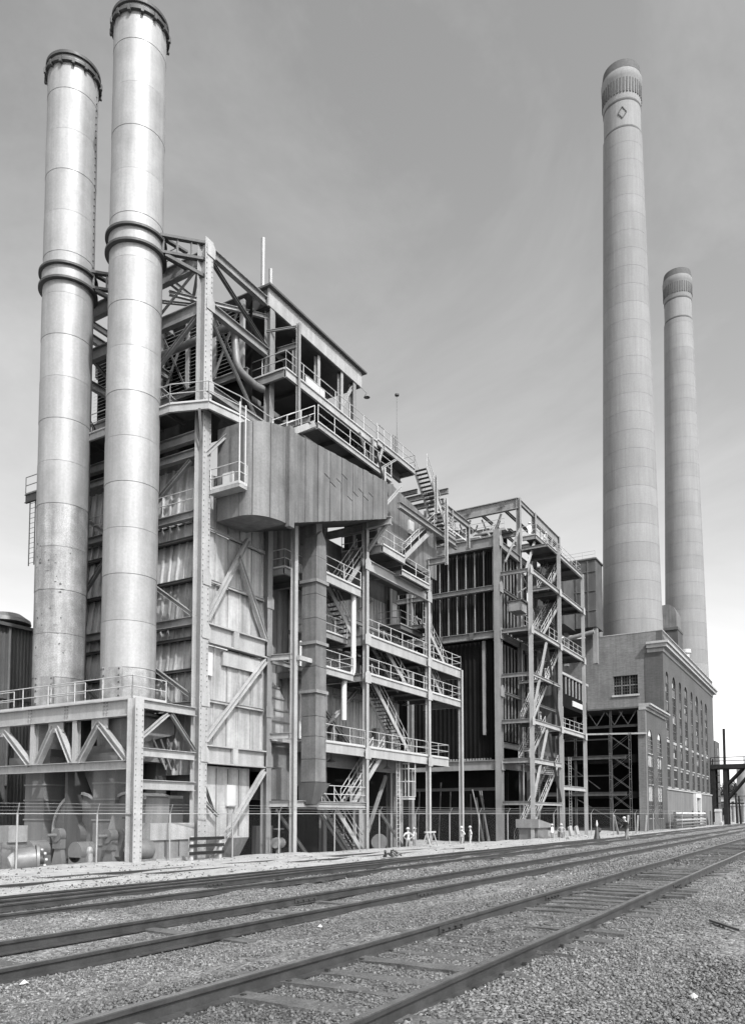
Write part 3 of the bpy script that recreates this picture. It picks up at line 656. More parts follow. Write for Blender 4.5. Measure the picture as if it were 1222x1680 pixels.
# ---- gap between column two and the downcomer: elbow duct, pipes, short beams
for z in (11.0, 6.55, 2.75): isec('girder', (X2+.1, YA-.1, z), (X3, YB+.1, z), .22, .34, 'steel_l', U1)
isec('girder', (X2+.2, YA, 10.9), (38.6, YA, 10.9), .2, .3, 'steel', U1); isec('girder', (X2+.2, YA, 6.5), (38.6, YA, 6.5), .2, .34, 'steel_l', U1)
el = B()
for i in range(12):
    t0, t1 = 1.571*i/12, 1.571*(i+1)/12; r = 4.2
el_pts = [(35.0, z) for z in (6.6,)]+[(35.0+3.2*math.sin(t), 6.6+3.6*math.cos(t)) for t in np.linspace(0, 1.45, 10)]
el.prism([(x, 28.4, z) for x, z in el_pts], (0, 2.2, 0)); eo = el.build('elbow_duct', 'panel', U1, fix=True)
for z in (6.9, 7.6, 8.3, 9.0, 9.6): B().box((35.0, 28.33, z), (35.0+3.1*math.sqrt(max(0, 1-((z-6.6)/3.65)**2)), 28.4, z+.09)).build('stiffener', 'steel', eo)
B().box((34.9, 28.0, 3.9), (39., 30., 6.1)).build('lower_duct', 'duct', U1)
B().prism([(34.9, 27.6, 3.0), (37., 27.6, 3.0), (37., 27.6, 4.5), (36.2, 27.6, 4.9), (34.9, 27.6, 4.6)], (0, 1.6, 0)).build('dust_box', 'duct', U1, fix=True)
B().box((34.7, 31.0, -.6), (58., 31.2, 6.3)).build('interior_wall', 'soot_shade', U1)  # black sheet standing for the unlit interior
B().box((34.7, 30.4, 6.3), (38.6, 30.6, 21)).build('interior_wall', 'soot_shade', U1)  # likewise black for the shaded gap between the columns
for x, r in ((36.3, .22), (37.4, .12), (38.2, .3)): B().tube((x, 29.6, 6.), (x, 29.6, 20.5), r, 12).build('riser_pipe', 'machine', U1, smooth=50)
dk_ = deck(34.9, 37.2, 26.6, 29.4, 16.2, U1, 'steel', .4, 'se')
# ---- square downcomer with flanges and hopper foot
DX0, DX1, DY0, DY1 = 36.1, 37.15, 25.25, 26.25
dc = thing and None
zs = [4.0, 5.3, 6.6, 7.75, 9.2, 10.6, 12.0, 13.4, 14.8, 15.6, 17.0]
dcr = B().box((DX0+.05, DY0+.05, 3.9), (DX1-.05, DY1-.05, 17.)).build('downcomer_duct', 'duct', U1)
for a, b in zip(zs, zs[1:]): B().box((DX0, DY0, a+.015), (DX1, DY1, b-.015)).build('casing_course', 'duct', dcr)
for z in (15.6, 12.0, 9.2): B().box((DX0-.1, DY0-.1, z-.13), (DX1+.1, DY1+.1, z+.05)).build('flange', 'steel', dcr)
B().prism([(DX0, DY0, 17.), (DX1, DY0, 17.), (DX1-.1, DY0, 18.1), (DX0+.55, DY0+.0, 18.6), (DX0+.1, DY0, 18.2)], (0, 1., 0)).build('transition_piece', 'duct', dcr, fix=True)
B().box((DX0+.2, DY0+.15, 17.9), (DX1-.25, DY1+.3, 19.3)).build('inlet_neck', 'duct', dcr)
ft = B(); ft.add([(DX0-.1,DY0-.1,3.95),(DX1+.35,DY0-.1,3.95),(DX1+.35,DY1+.1,3.95),(DX0-.1,DY1+.1,3.95),(DX0-.2,DY0+.1,2.75),(DX0+.3,DY0+.1,2.7),(DX0+.3,DY1,2.7),(DX0-.2,DY1,2.75)], [(0,1,5,4),(1,2,6,5),(2,3,7,6),(3,0,4,7),(0,3,2,1),(4,5,6,7)])
ft.build('hopper_foot', 'duct_d', dcr, fix=True)
B().bar((X3, YB-.3, 10.9), (DX1+.25, YB-.3, 10.9), .2, .25).build('duct_bracket', 'steel_l', U1)
# ---- back wall of the stair bays
for i in range(19):
    x = 37.4+.84*i
    for a, b in ((6.5, 10.8), (11.2, 13.5), (13.8, 18.3)):
        if i < 2 and a > 11: continue
        ribbed('wall_panel', (x, 29.4, a), (1,0,0), (0,0,1), .83, b-a, .42, .04, 'panel' if a < 17 else 'panel_d', U1, .15)
B().box((37.4, 29.5, 6.4), (53.3, 29.7, 21.)).build('backing_wall', 'panel_d', U1)
for (x, z, w_, h_) in ((51.4, 6.6, 1.0, 2.1), (51.6, 16.3, 1.1, 2.2), (51.3, 11.3, 1.0, 2.1)):
    dr = B().box((x-.12, 29.2, z), (x+w_+.12, 29.34, z+h_+.12)).build('door', 'steel_d', U1)
    B().box((x, 29.12, z+.08), (x+w_*.9, 29.19, z+h_)).build('door_leaf', 'steel_l', dr)
    B().box((x+.12, 29.06, z+h_*.5), (x+w_*.8, 29.11, z+h_*.92)).build('door_glass', 'blind', dr)
isec('girder', (X4, 28.6, 15.6), (50.8, 28.6, 15.6), .2, .3, 'steel_l', U1)
brace((X4+.3, 28.5, 14.6), (47.8, 28.5, 17.6), .14, 'steel', U1)
brace((39.2, 28.6, 10.6), (45.4, 28.6, 6.6), .2, 'steel', U1); brace((40.2, 28.5, 6.6), (45.8, 28.5, 10.8), .2, 'steel_l', U1)
isec('girder', (38.4, 27.7, 5.6), (50.4, 27.7, 5.6), .3, .9, 'steel', U1, stiff=3)
brace((44.8, 27.6, -.4), (48.2, 27.6, 4.9), .2, 'steel', U1); brace((X4, 27.2, -.5), (39.2, 27.2, 2.4), .14, 'steel', U1); brace((45.5, 26.6, 2.4), (49.3, 26.6, -.5), .14, 'steel', U1)
brace((35.2, 27.3, 2.4), (38.4, 27.3, -.4), .14, 'steel', U1); brace((30.6, 28.8, 1.), (34.3, 28.8, -.5), .14, 'steel_l', U1)
# ---- platforms of the stair bays
p1 = deck(37.2, 55.0, YB, 29.3, 6.45, U1, 'steel', .62, 'en', emat='steel_l')
p2 = deck(X4, X6, YB, 29.3, 11.25, U1, 'steel', .5, 'en', emat='steel_l'); p2b = deck(38.0, 41.1, YB, 29.3, 10.9, U1, 'steel', .42, 'en', emat='steel_l')
p3 = deck(X4, X6, YB, 29.3, 13.8, U1, 'steel', .7, 'en', emat='steel_l'); p3b = deck(39.6, X4-.2, 27.2, 29.3, 13.6, U1, 'steel', .4, 'se')
p4 = deck(38.0, 42.0, YB, 29.3, 16.6, U1, 'steel', .55, 'e', emat='steel_l')
isec('girder', (X4, YB, 18.4), (X5, YB, 18.4), .3, .7, 'steel_l', U1)
p5 = deck(43.3, 46.3, 25.0, 28.2, 19.75, U1, 'steel', .5, 'sen', emat='steel_l'); p5b = deck(46.4, 50.6, 25.3, 28.0, 18.95, U1, 'steel', .36, 'en', emat='steel_l')
p6 = deck(50.0, 53.4, 27.4, 29.3, 16.2, U1, 'steel_d', .36, 'se')
p0 = deck(37.2, X4, YB, 28., 2.8, U1, 'steel', .36, 'e', emat='steel_l')
isec('girder', (X3, YB, 2.75), (X4, YB, 2.75), .25, .36, 'steel_l', U1)
flight(U1, 49.7, 11.25, 46.0, 13.8, 26.5, 27.4); flight(U1, 49.9, 6.45, 44.4, 11.25, 26.5, 27.4)
flight(U1, 41.4, 2.8, 45.4, 6.45, 26.15, 27.0); flight(U1, 43.3, -.5, 39.6, 2.8, 26.3, 27.2)
flight(U1, 43.4, 13.8, 40.2, 16.6, 27.2, 28.0); flight(U1, 40.9, 16.6, 43.8, 19.75, 26.4, 27.3)
flight(U1, 46.3, 19.75, 51.3, 23.6, 25.2, 26.1); flight(U1, 53.2, 23.8, 49.7, 27.5, 25.0, 26.0)
flight(U1, 56.4, 13.8, 52.8, 16.5, 26.6, 27.5); flight(U1, 55.6, 11.25, 52.8, 13.8, 26.6, 27.5)
dl = deck(53., 54.6, 25., 27.2, 23.75, U1, 'steel', .3, 'en'); deck(51.9, 53.2, 26.5, 28.5, 16.5, U1, 'steel', .3, 'e')
isec('girder', (45.5, 25.0, 23.15), (54.6, 25.0, 23.15), .3, .42, 'steel', U1)
for x, a, b in ((42.75, 20.9, 24.6), (52.1, 20.8, 25.9), (50.4, 24.2, 27.)): col(x, 24.6, a, b, .2, 'steel_l', U1)
isec('girder', (52.5, 26.2, 26.6), (60.1, 26.2, 26.6), .3, .5, 'steel', U1); isec('girder', (52.5, 24.6, 26.6), (52.5, 28.4, 26.6), .25, .4, 'steel', U1)
isec('girder', (52.1, 24.8, 25.7), (52.1, 29, 25.7), .25, .4, 'steel', U1)
brace((42.8, 24.7, 22.0), (45.3, 24.7, 24.3), .16, 'steel_l', U1); brace((41.5, 24.4, 24.9), (42.9, 24.4, 22.7), .1, 'steel_d', U1)
# whip aerial and its bracket
B().tube((49.2, 27.2, 27.5), (49.2, 27.2, 33.2), .035, 6).build('aerial_mast', 'steel', U1)
B().tube((49.2, 27.2, 33.2), (49.2, 27.2, 33.32), .16, 10).build('aerial_cap', 'ring', U1)
for k in range(3): B().tube((48.9+.25*k, 27.3, 27.4), (48.9+.25*k, 27.3, 30.1), .07, 8).build('conduit', 'machine', U1, smooth=50)
# pipes in the stair bays
pipe([(41.6, 26.2, 16.2), (41.6, 26.2, 11.0), (40.5, 26.2, 10.6), (40.5, 26.2, 8.0)], .17, 'white', U1)
for x, a, b in ((38.3, 6.5, 18.2), (38.7, 6.5, 18.2), (39.6, 11.3, 18.), (39.2, 6.5, 13.)): B().tube((x, 28.6, a), (x, 28.6, b), .1, 10).build('riser_pipe', 'machine' if x < 39 else 'white', U1, smooth=50)
pipe([(38., 27.6, 10.2), (39.4, 27.6, 10.2), (39.4, 27.6, 10.9)], .16, 'machine', U1)
vl = B().tube((39.5, 27.8, 6.6), (39.5, 27.8, 8.9), .09, 8).tube((38.9, 27.8, 7.9), (40.1, 27.8, 7.9), .2, 10).tube((39.5, 27.8, 8.3), (39.5, 27.8, 8.6), .32, 12).tube((38.9, 27.7, 7.2), (40.2, 27.7, 7.3), .12, 8)
vl.build('valve_set', 'machine', U1, smooth=40)
for x in (41.0, 44.5): B().box((x, 28.9, 6.7), (x+1.2, 29.2, 8.2)).build('control_panel', 'machine', U1)
# caged ladder box and hoist frame under the deck
hb = B()
for x in (48.6, 49.6):
    for y in (26.0, 26.8): hb.bar((x, y, 3.4), (x, y, 6.1), .06, .06)
for z in (3.4, 4.5, 5.4): hb.bar((48.6, 26., z), (49.6, 26., z), .05, .05); hb.bar((48.6, 26.8, z), (49.6, 26.8, z), .05, .05); hb.bar((48.6, 26., z), (48.6, 26.8, z), .05, .05); hb.bar((49.6, 26., z), (49.6, 26.8, z), .05, .05)
hb.box((48.6, 26., 3.2), (49.6, 26.8, 3.3)); hb.build('ladder_cage', 'rail_w', U1)
ladder((47.6, 26.4, -.5), 6.3, U1, 'rail_w', .42, 'x')
# hanging lamps under the decks
def lamp(p, parent):
    x, y, z = p; l = B().lathe((x, y, z), [(.04, .3), (.06, .18), (.2, .06), (.3, 0), (.28, 0), (.05, .12)], 16, False).build('lamp_shade', 'steel_d', parent, smooth=40)
    B().tube((x, y, z+.3), (x, y, z+.75), .02, 6).build('lamp_rod', 'steel_d', l)
for p in ((25.4, 28.4, 3.45), (46.6, 26.6, 5.3), (40.0, 26.8, 5.4)): lamp(p, U1)
fl = B().lathe((43.9, 26.6, 30.4), [(.05, .3), (.22, 0), (.2, 0)], 12, False).tube((43.9, 26.6, 30.7), (43.8, 27.2, 31.4), .025, 6).build('flood_lamp', 'machine', U1)
# side ladder and landing seen past the outer stack
ll = deck(28.4, 29.6, 39.2, 40.9, 21.1, U1, 'steel_d', .5, 'se', rmat='steel'); ladder((28.5, 40.1, 16.8), 20.8, U1, 'steel', .5, 'y')

# ================================================================== BOILER UNIT TWO (stripped)
U2 = thing('boiler_house', 'half-dismantled boiler house of bare steel and sooty tube walls with a zigzag stair tower', 'boiler house', (69.6, 27.5, 0), 'steel boiler units')
XD, Y2 = 69.7, 27.5
col(XD, Y2, -.6, 29.6, .62, 'steel', U2, web='y')
for x in (75.7, 80.5, 89.0): col(x, Y2, -.6, 34.9, .42, 'steel', U2)
for y in (37., 45.): col(XD, y, -.6, 29.2, .5, 'steel', U2)
for z, h in ((28.55, 1.05), (24., .45), (19.45, .68), (6.85, .95)): isec('girder', (XD, Y2+.35, z), (XD, 47, z), .4, h, 'steel', U2)
for z, x in ((28.55, XD), (19.45, XD)):
    for y in (30.2, 33.5, 36.8): B().box((x-.24, y-.22, z-.3), (x-.21, y+.22, z+.3)).build('seat_plate', 'steel_d', U2)
# tube walls
for i in range(10):
    y = 46.5-1.86*i
    ribbed('tube_panel', (XD+1.0, y, 19.9), (0,-1,0), (0,0,1), 1.85, 8.1, .31, .16, 'tube', U2, .6)
    ribbed('casing_panel', (XD+.7, y, 7.6), (0,-1,0), (0,0,1), 1.85, 11.4, .46, .1, 'soot_shade', U2, .4)
for i in range(19):
    y = 28.2+.95*i
    for a, b in ((24.3, 28.), (19.9, 23.75)): B().bar((XD+.5, y, a), (XD+.5, y, b), .07, .07).build('stud', 'steel_l', U2)
B().box((XD+.3, 29.0, 9.8), (XD+.5, 29.3, 19.)).build('edge_post', 'steel', U2)
for i in range(5):
    x = XD+.9+1.86*i
    ribbed('tube_panel', (x, Y2+.9, 19.9), (1,0,0), (0,0,1), 1.85, 8.3, .37, .16, 'tube', U2, .5)
    ribbed('tube_panel', (x, Y2+.9, 9.2), (1,0,0), (0,0,1), 1.85, 10., .46, .16, 'tube', U2, .45)
    for k in range(2): B().bar((x+.3+.9*k, Y2+.55, 9.4), (x+.3+.9*k, Y2+.55, 19.), .1, .14).build('stud', 'steel', U2)
    for k in range(2): B().bar((x+.3+.9*k, Y2+.55, 20.), (x+.3+.9*k, Y2+.55, 28.2), .1, .14).build('stud', 'steel', U2)
for z, h in ((28.4, .7), (19.45, .6), (6.85, .7), (13.9, .25), (8.8, .5), (24., .3)): isec('girder', (XD+.3, Y2, z), (89., Y2, z), .3, h, 'steel', U2)
B().box((80.3, Y2+1.2, -.6), (80.6, 46, 29)).build('division_wall', 'soot_shade', U2)
B().box((89.3, Y2+.8, 6.), (89.6, 46, 27)).build('division_wall', 'panel_d', U2)
B().box((XD+3.4, 28., -.6), (XD+3.6, 47, 6.3)).build('interior_wall', 'soot_shade', U2)  # black back sheet: darkness of the open bay put into the colour
B().box((XD+.5, 28.3, 28.9), (89, 47, 29.1)).build('roof_deck', 'steel_d', U2)
for i in range(9):                                                       # stripped tube ends and leaning offcuts in the dark bay
    x = 70.6+.45*i; B().tube((x, 29.5+.3*(i % 3), -.5), (x+random.uniform(-.3,.4), 30.6, random.uniform(3.2, 4.9)), .06, 6).build('leaning_tube', 'steel', U2)
for i in range(12): 
    y = 30+1.2*i; B().bar((XD+1.8, y, -.5), (XD+1.8, y+random.uniform(-.3,.3), random.uniform(3.5, 5.5)), .1, .08).build('leaning_tube', 'steel_d', U2)
isec('girder', (XD+1.2, 28., 2.4), (XD+1.2, 46, 2.4), .2, .3, 'steel_d', U2); isec('girder', (XD+1.2, 28., 4.6), (XD+1.2, 46, 4.6), .2, .3, 'steel_d', U2)
fr = B()
for i in range(40): fr.tube((XD+.5, 28.6+.3*i, 7.55), (XD+.45, 28.6+.3*i, 7.25), .11, 6)
tag(fr.build('cut_tube_fringe', 'machine', U2), kind='stuff')
# top works
isec('girder', (75.7, Y2, 34.35), (75.7, 47, 34.35), .4, 1.15, 'steel', U2); isec('girder', (80.4, Y2, 34.35), (89.3, Y2, 34.3), .35, 1.1, 'steel', U2); isec('girder', (75.9, Y2, 34.6), (80.3, Y2, 34.6), .25, .5, 'steel', U2)
for y in (29.2, 33, 36.4, 40): B().box((75.46, y-.28, 34.2), (75.49, y+.28, 34.75)).build('seat_plate', 'steel_d', U2)
isec('girder', (75.7, Y2+.3, 31.2), (75.7, 47, 31.2), .3, .55, 'steel', U2)
isec('girder', (89., Y2, 34.3), (89., 47, 34.3), .35, .9, 'steel', U2)
for y in (31, 34.5, 38): brace((75.7, y, 31.5), (78.5, y+.2, 33.8), .3, 'steel_l', U2); brace((76.5, y+.7, 29.2), (75.7, y-1.6, 33.6), .16, 'steel', U2)
for i in range(6): isec('girder', (75.9, 29+2.6*i, 33.9), (89, 29+2.6*i, 33.9), .2, .3, 'steel_d', U2)
wk2 = deck(76.2, 85., 25.9, Y2-.2, 30.9, U2, 'steel', .45, 'esn', emat='steel', joist=1.8)
railing([(72.2, 28.5, 29.1), (72.2, 45, 29.1)], 'steel_l', U2, sp=1.4); railing([(74.5, 28.6, 31.5), (74.5, 38, 31.5)], 'steel_l', U2, sp=1.2)
B().box((74.3, 28.4, 31.3), (75.3, 44, 31.45)).build('catwalk', 'steel_l', U2)
for i in range(16):                                                      # scrap and machinery left on the roof
    y = 29+1.05*i; x = 71.2+random.random()*2.5; s = random.uniform(.3, .8)
    mb = B().box((x, y, 29.1), (x+s, y+s*1.2, 29.1+s*random.uniform(.6, 1.6))); mb.tube((x-.2, y-.4, 29.4), (x+.6, y+1.3, 29.6+random.random()), .12, 8); mb.build('roof_machinery', random.choice(['machine', 'steel', 'steel_d', 'steel_l']), U2)
pipe([(71.5, 44, 30.2), (71.5, 38.6, 30.2), (71.5, 37.4, 31.4), (71.5, 36.4, 31.4), (71.5, 35., 30.2), (71.5, 30., 29.9)], .16, 'steel_l', U2)
for k in range(5): brace((71.2, 44-2.9*k, 29.2), (73.6, 43.-2.9*k, 31.3), .16, 'steel_l', U2)
brace((XD+.2, 26.8, 26.4), (73., 26.4, 30.6), .14, 'steel', U2); brace((73.6, 26.2, 26.), (76.8, 26.2, 30.4), .2, 'steel_l', U2)
dr_ = B(); pipe([(71.5, 28.9, 27.6), (75., 28.9, 27.9), (79., 28.9, 27.6)], .55, 'duct_d', U2, 'steam_drum', 16)
for x in (83., 84.2, 85.4, 86.6): B().bar((x, Y2+.1, 30.9), (x, Y2+.1, 33.7), .14, .14).build('post', 'steel_l', U2)
# ---- stair tower standing out from the east side
YT = 24.3; D = [69.8, 78.73, 87.5]
col(D[0], YT, -.6, 25.7, .34, 'steel_l', U2, web='y'); col(D[1], YT, -.6, 29.6, .32, 'steel_l', U2, web='y'); col(D[2], YT, -.6, 29.5, .32, 'steel_l', U2, web='y')
for x in D[1:]: col(x, Y2-.1, -.6, 29.5, .32, 'steel', U2)
for z in (25.2, 19.6, 10.9, 7.15, 3.2, 15.3): isec('girder', (XD, Y2-.3, z), (D[0], YT+.2, z), .22, .36, 'steel', U2)
for z in (25.2, 19.55, 15.3, 10.85, 7.15, 3.15): isec('girder', (D[0]+.2, YT, z), (D[1]-.2, YT, z), .24, .45 if z not in (15.3, 3.15) else .28, 'steel_l', U2)
for z in (29.2, 25.2, 19.55, 10.85, 4.9): isec('girder', (D[1]+.2, YT, z), (D[2]-.2, YT, z), .24, .45, 'steel_l', U2)
for x in D[1:]:
    for z in (29.2, 25.2, 19.55, 10.85): isec('girder', (x, YT+.2, z), (x, Y2-.3, z), .22, .34, 'steel', U2)
deck(XD+.3, 74.0, YT+.15, Y2-.3, 7.45, U2, 'steel', .3, 's'); deck(XD+.3, 74.5, YT+.15, Y2-.3, 11.15, U2, 'steel', .3, 's'); deck(76, D[1], YT+.15, Y2-.3, 7.4, U2, 'steel', .3, '')
deck(XD+.3, 75.6, YT+.15, Y2-.3, 19.9, U2, 'steel', .3, 's'); deck(D[1]-3, D[2]-.1, YT+.15, Y2-.3, 19.9, U2, 'steel', .3, 'e'); deck(D[1]+.1, D[2]-.1, YT+.15, Y2-.3, 11.15, U2, 'steel', .3, 'e')
deck(D[1]-3.2, D[2]-.1, YT+.15, Y2-.3, 29.5, U2, 'steel', .3, 'en'); deck(77., D[2], YT+.15, Y2-.3, 25.5, U2, 'steel', .3, '')
deck(74.4, 76.8, YT+.2, Y2-.3, 15.5, U2, 'steel', .25, 'e')
for s in ((70.2, -.5, 75.2, 3.3), (75.2, 3.3, 80.4, 7.4), (71.6, 7.4, 76.4, 11.1), (72.3, 11.1, 77.0, 15.4), (76.6, 15.4, 81.6, 19.9), (75.4, 19.9, 82.4, 25.5), (77.8, 25.5, 83.4, 30.6)):
    flight(U2, s[0], s[1], s[2], s[3], 25.2, 26.3, 'steel_l')
for p, q in (((74.4, 18.9), (78.4, 11.2)), ((74.4, 10.4), (78.4, 3.4)), ((70.1, 3.6), (74.3, 10.4)), ((70.1, 11.4), (74.4, 19.1))):
    brace((p[0], YT+.02, p[1]), (q[0], YT+.02, q[1]), .2, 'steel_l' if p[0] < 72 else 'steel_d', U2)
# operator's hut hung by the corner column
ht = B().box((XD+.5, 25.4, 21.6), (71.9, 26.6, 22.5)).build('hut', 'steel', U2); B().prism([(XD+.4, 25.2, 22.52), (72.3, 25.2, 22.52), (72.3, 25.2, 22.75), (XD+.4, 25.2, 22.6)], (0, 1.6, 0)).build('hut_roof', 'steel_d', ht, fix=True)
B().box((71.9, 25.45, 21.5), (72.0, 26.5, 22.45)).build('hut_panel', 'white', ht)
for a, b in (((70.1, 25.2), (72.4, 25.2)),):
    railing([(70.1, 25.1, 20.), (72.5, 25.1, 20.), (75.2, 25.1, 20.)], 'steel_l', U2, sp=.8)
brace((72.6, 26.6, 24.), (75.2, 26.6, 25.2), .1, 'steel', U2); brace((72.4, 25.3, 24.), (70.4, 25.3, 25.), .08, 'steel', U2)
for x, y, z, r in ((76.5, 26.8, 23.2, .8), (80.5, 27.2, 23.6, .9), (83.2, 27., 21.0, .6)):
    pipe([(x, 28.4, z+1.), (x, y, z+.6), (x+1.5, y, z-.4), (x+1.5, y+.8, z-2.6)], .28*r, 'machine', U2, 'cut_pipe')
for i in range(10):
    x = 76+random.random()*9; z = random.choice([20., 25.6]); s = random.uniform(.25, .7)
    B().box((x, 26.3, z), (x+s*1.4, 26.3+s, z+s)).build('scrap_piece', random.choice(['machine', 'steel_d', 'rubble']), U2)
for k, (x, z) in enumerate(((82., 25.6), (86., 25.6), (80., 29.6))):
    pipe([(x, 27., z-4.5), (x-.6, 26.4, z-1.5), (x+.4, 26.2, z+.4), (x+1.2, 26.4, z-.6)], .05, 'ring', U2, 'hose', 6)

# clutter of beams and pipes behind the top stair of unit one
for x, y, a, b in ((46.5, 28.2, 24., 27.), (50.5, 28.4, 24., 27.2), (56.5, 26.2, 24.2, 26.8), (59.8, 26.2, 24.6, 26.6), (56.5, 29.5, 24., 26.4), (54.6, 27.6, 23.6, 26.4)): col(x, y, a, b, .24, 'steel', U1)
for p, q in (((46.5, 28.2, 25.6), (54.6, 28.2, 25.6)), ((53., 27.4, 24.9), (60., 27.4, 24.9)), ((56.5, 26.2, 25.), (56.5, 30., 25.)), ((59.8, 26.2, 25.8), (59.8, 30., 25.8)), ((50.5, 26.2, 26.2), (50.5, 29., 26.2))): isec('girder', p, q, .2, .32, 'steel', U1)
for p, q in (((46.6, 28.2, 25.5), (50.3, 28.2, 24.1)), ((54.7, 26.3, 24.), (56.4, 26.3, 26.4)), ((50.6, 28.3, 24.2), (54.4, 28.3, 25.5)), ((47.2, 25.4, 21.), (49.8, 25.4, 23.)), ((43.5, 25.9, 24.8), (46.8, 25.9, 27.1))): brace(p, q, .13, 'steel_l', U1)
for k in range(7): pipe([(45.2+1.1*k, 28.9, 24.1), (45.2+1.1*k, 28.5, 25.2+.2*(k % 3)), (46.4+1.1*k, 28.2, 25.4+.2*(k % 3))], .11, 'machine', U1, 'steam_pipe', 8)
railing([(44.6, 27.7, 27.5), (49.6, 27.7, 27.5)], 'rail_w', U1, sp=1.4); railing([(52., 25.4, 24.4), (57.5, 25.4, 24.4)], 'rail_w', U1, sp=1.3)
isec('girder', (45.1, 25.9, 27.2), (45.1, 29.4, 27.2), .25, .45, 'steel', U1)
# signs of wear: cables and lamps along the stair bays
for k in range(5): lamp((44.2+2.3*k, 27.6, 10.3 if k % 2 else 12.7), U1)
for (x, z) in ((43.4, 7.4), (47.5, 12.2), (50.4, 12.1), (46.2, 14.9), (49.2, 7.6)):
    B().box((x, 29.0, z), (x+.6, 29.25, z+.9)).build('junction_box', 'machine', U1)
pipe([(43.2, 28.9, 6.6), (43.2, 28.9, 10.2), (49.8, 28.9, 10.2), (49.8, 28.9, 13.4)], .06, 'machine', U1, 'conduit', 6)

# gusset plates at the main joints and rivet lines on the tall corner column
def gusset(x, y, z, parent, m='steel_l', w_=.7, h=.8):
    B().prism([(x-w_/2, y, z-h/2), (x+w_/2, y, z-h/2), (x+w_/2, y, z+h*.2), (x+w_*.2, y, z+h/2), (x-w_*.2, y, z+h/2), (x-w_/2, y, z+h*.2)], (0, .02, 0)).build('gusset_plate', m, parent, fix=True)
for x in (X4, X5):
    for z in (6.1, 11.0, 13.5, 18.4): gusset(x, YB-.2, z, U1)
for z in (11.45, 5.2, 14.2, 8., 28.7, 31.6, 24.3):
    gusset(X1+.1, YA-.34, z, U1, 'steel_l', .6, .8)
    if z < 20: gusset(X2, YA-.25, z, U1, 'steel', .6, .8)
for x in D:
    for z in (19.5, 10.85, 25.2): gusset(x, YT-.2, z, U2)
for z in (28.5, 24., 19.45, 6.85, 13.9): gusset(XD+.1, Y2-.36, z, U2, 'steel', .9, 1.1)
rv = B()
for z in np.arange(.2, 31.8, .28):
    for x in (X1-.2, X1+.2): rv.box((x-.025, YA-.32, z-.025), (x+.025, YA-.28, z+.025))
for z in np.arange(.2, 7.2, .25):
    for x in (X0-.18, X0+.18): rv.box((x-.025, YA-.29, z-.025), (x+.025, YA-.25, z+.025))
for y in (29.5, 32.3, 35.1, 38.):
    for k in range(5):
        for e in (-.1, .1): rv.box((X0-.06, y+e-.03, 6.78+.15*k), (X0-.01, y+e+.03, 6.84+.15*k))
tag(rv.build('rivets', 'steel', U1), kind='stuff')

# back wall, ducts and plant left standing on the roof of the stripped unit
for i in range(9):
    y = 29.2+2.0*i
    if i != 3: B().box((76.7, y, 29.1), (76.82, y+1.94, 32.3+.45*((i*7) % 3))).build('wall_sheet', 'panel_d' if i % 2 else 'duct_d', U2)
for i, (x, y, r, h_) in enumerate(((74.2, 31.2, .55, 2.0), (74.6, 34.0, .4, 2.6), (73.8, 36.6, .6, 1.7), (74.4, 39.6, .45, 2.4), (73.6, 42.4, .6, 1.9))):
    vt = B().lathe((x, y, 29.1), [(r, 0), (r, h_*.7), (r*.7, h_*.85), (r*.35, h_), (r*.35, h_+.4)], 16).build('separator_vessel', ['duct_d', 'machine', 'steel_d'][i % 3], U2, smooth=40)
for i in range(7):
    y = 29.5+2.1*i; pipe([(72.6, y, 29.2), (72.6, y, 30.6+.3*(i % 3)), (72.6, y+1.6, 30.6+.3*(i % 3)), (74.8, y+1.6, 31.4)], .13, ['machine', 'steel', 'steel_d'][i % 3], U2, 'steam_pipe', 8)
for i in range(6): brace((76.2, 30+2.6*i, 29.2), (76.2, 31.8+2.6*i, 33.6), .14, 'steel', U2); brace((77.4, 32+2.6*i, 29.2), (77.4, 30.2+2.6*i, 33.6), .12, 'steel_d', U2)
deck(75.0, 76.6, 28.2, 44, 31.6, U2, 'steel_d', .3, 's', joist=3)
# ================================================================== BRICK POWER HOUSE
YE = 22.0; XB = 122.0; XE = 176.5; ZP = 29.8
BH = thing('brick_power_house', 'large sooty brick power house with tall arched windows and pale stone cornice', 'building', (XB, YE, 0))
wins = [onY(px, 1335, YE).x for px in (1098.5, 1109.7, 1119.7, 1129, 1138.5, 1146.9, 1154.4, 1161.6)]
ZW0, ZW1, ZL0, ZL1 = 9.6, 24.0, 6.3, 9.0          # tall windows, then low windows
WH = 1.25
hw = []
for i, x in enumerate(wins): hw.append(WH*(1.25 if i % 2 else .95))
fw = B(); Td = .9; xs = [XB]
edges = [XB]
for x, h_ in zip(wins, hw): edges += [x-h_, x+h_]
edges.append(XE)
for a, b in zip(edges[::2], edges[1::2]): fw.box((a, YE, ZL0-.3), (b, YE+Td, ZP))
for x, h_ in zip(wins, hw):
    fw.box((x-h_, YE, ZL0-.3), (x+h_, YE+Td, ZL0))
    n = 10; zt = ZW1-h_
    ar = [(x+h_*math.cos(math.pi*k/n), zt+h_*math.sin(math.pi*k/n)) for k in range(n+1)]
    for (xa, za), (xb, zb) in zip(ar, ar[1:]): fw.prism([(xa, YE, za), (xa, YE, ZP), (xb, YE, ZP), (xb, YE, zb)], (0, Td, 0))
fw.build('east_wall', 'brick_e', BH, fix=True)
B().box((XB-.1, YE-.25, -.6), (XE+.1, YE+Td, ZL0-.5)).build('base_wall', 'stucco', BH)
B().box((XB-.15, YE-.4, ZL0-.5), (XE+.15, YE+Td+.01, ZL0-.3)).build('string_course', 'stone', BH)
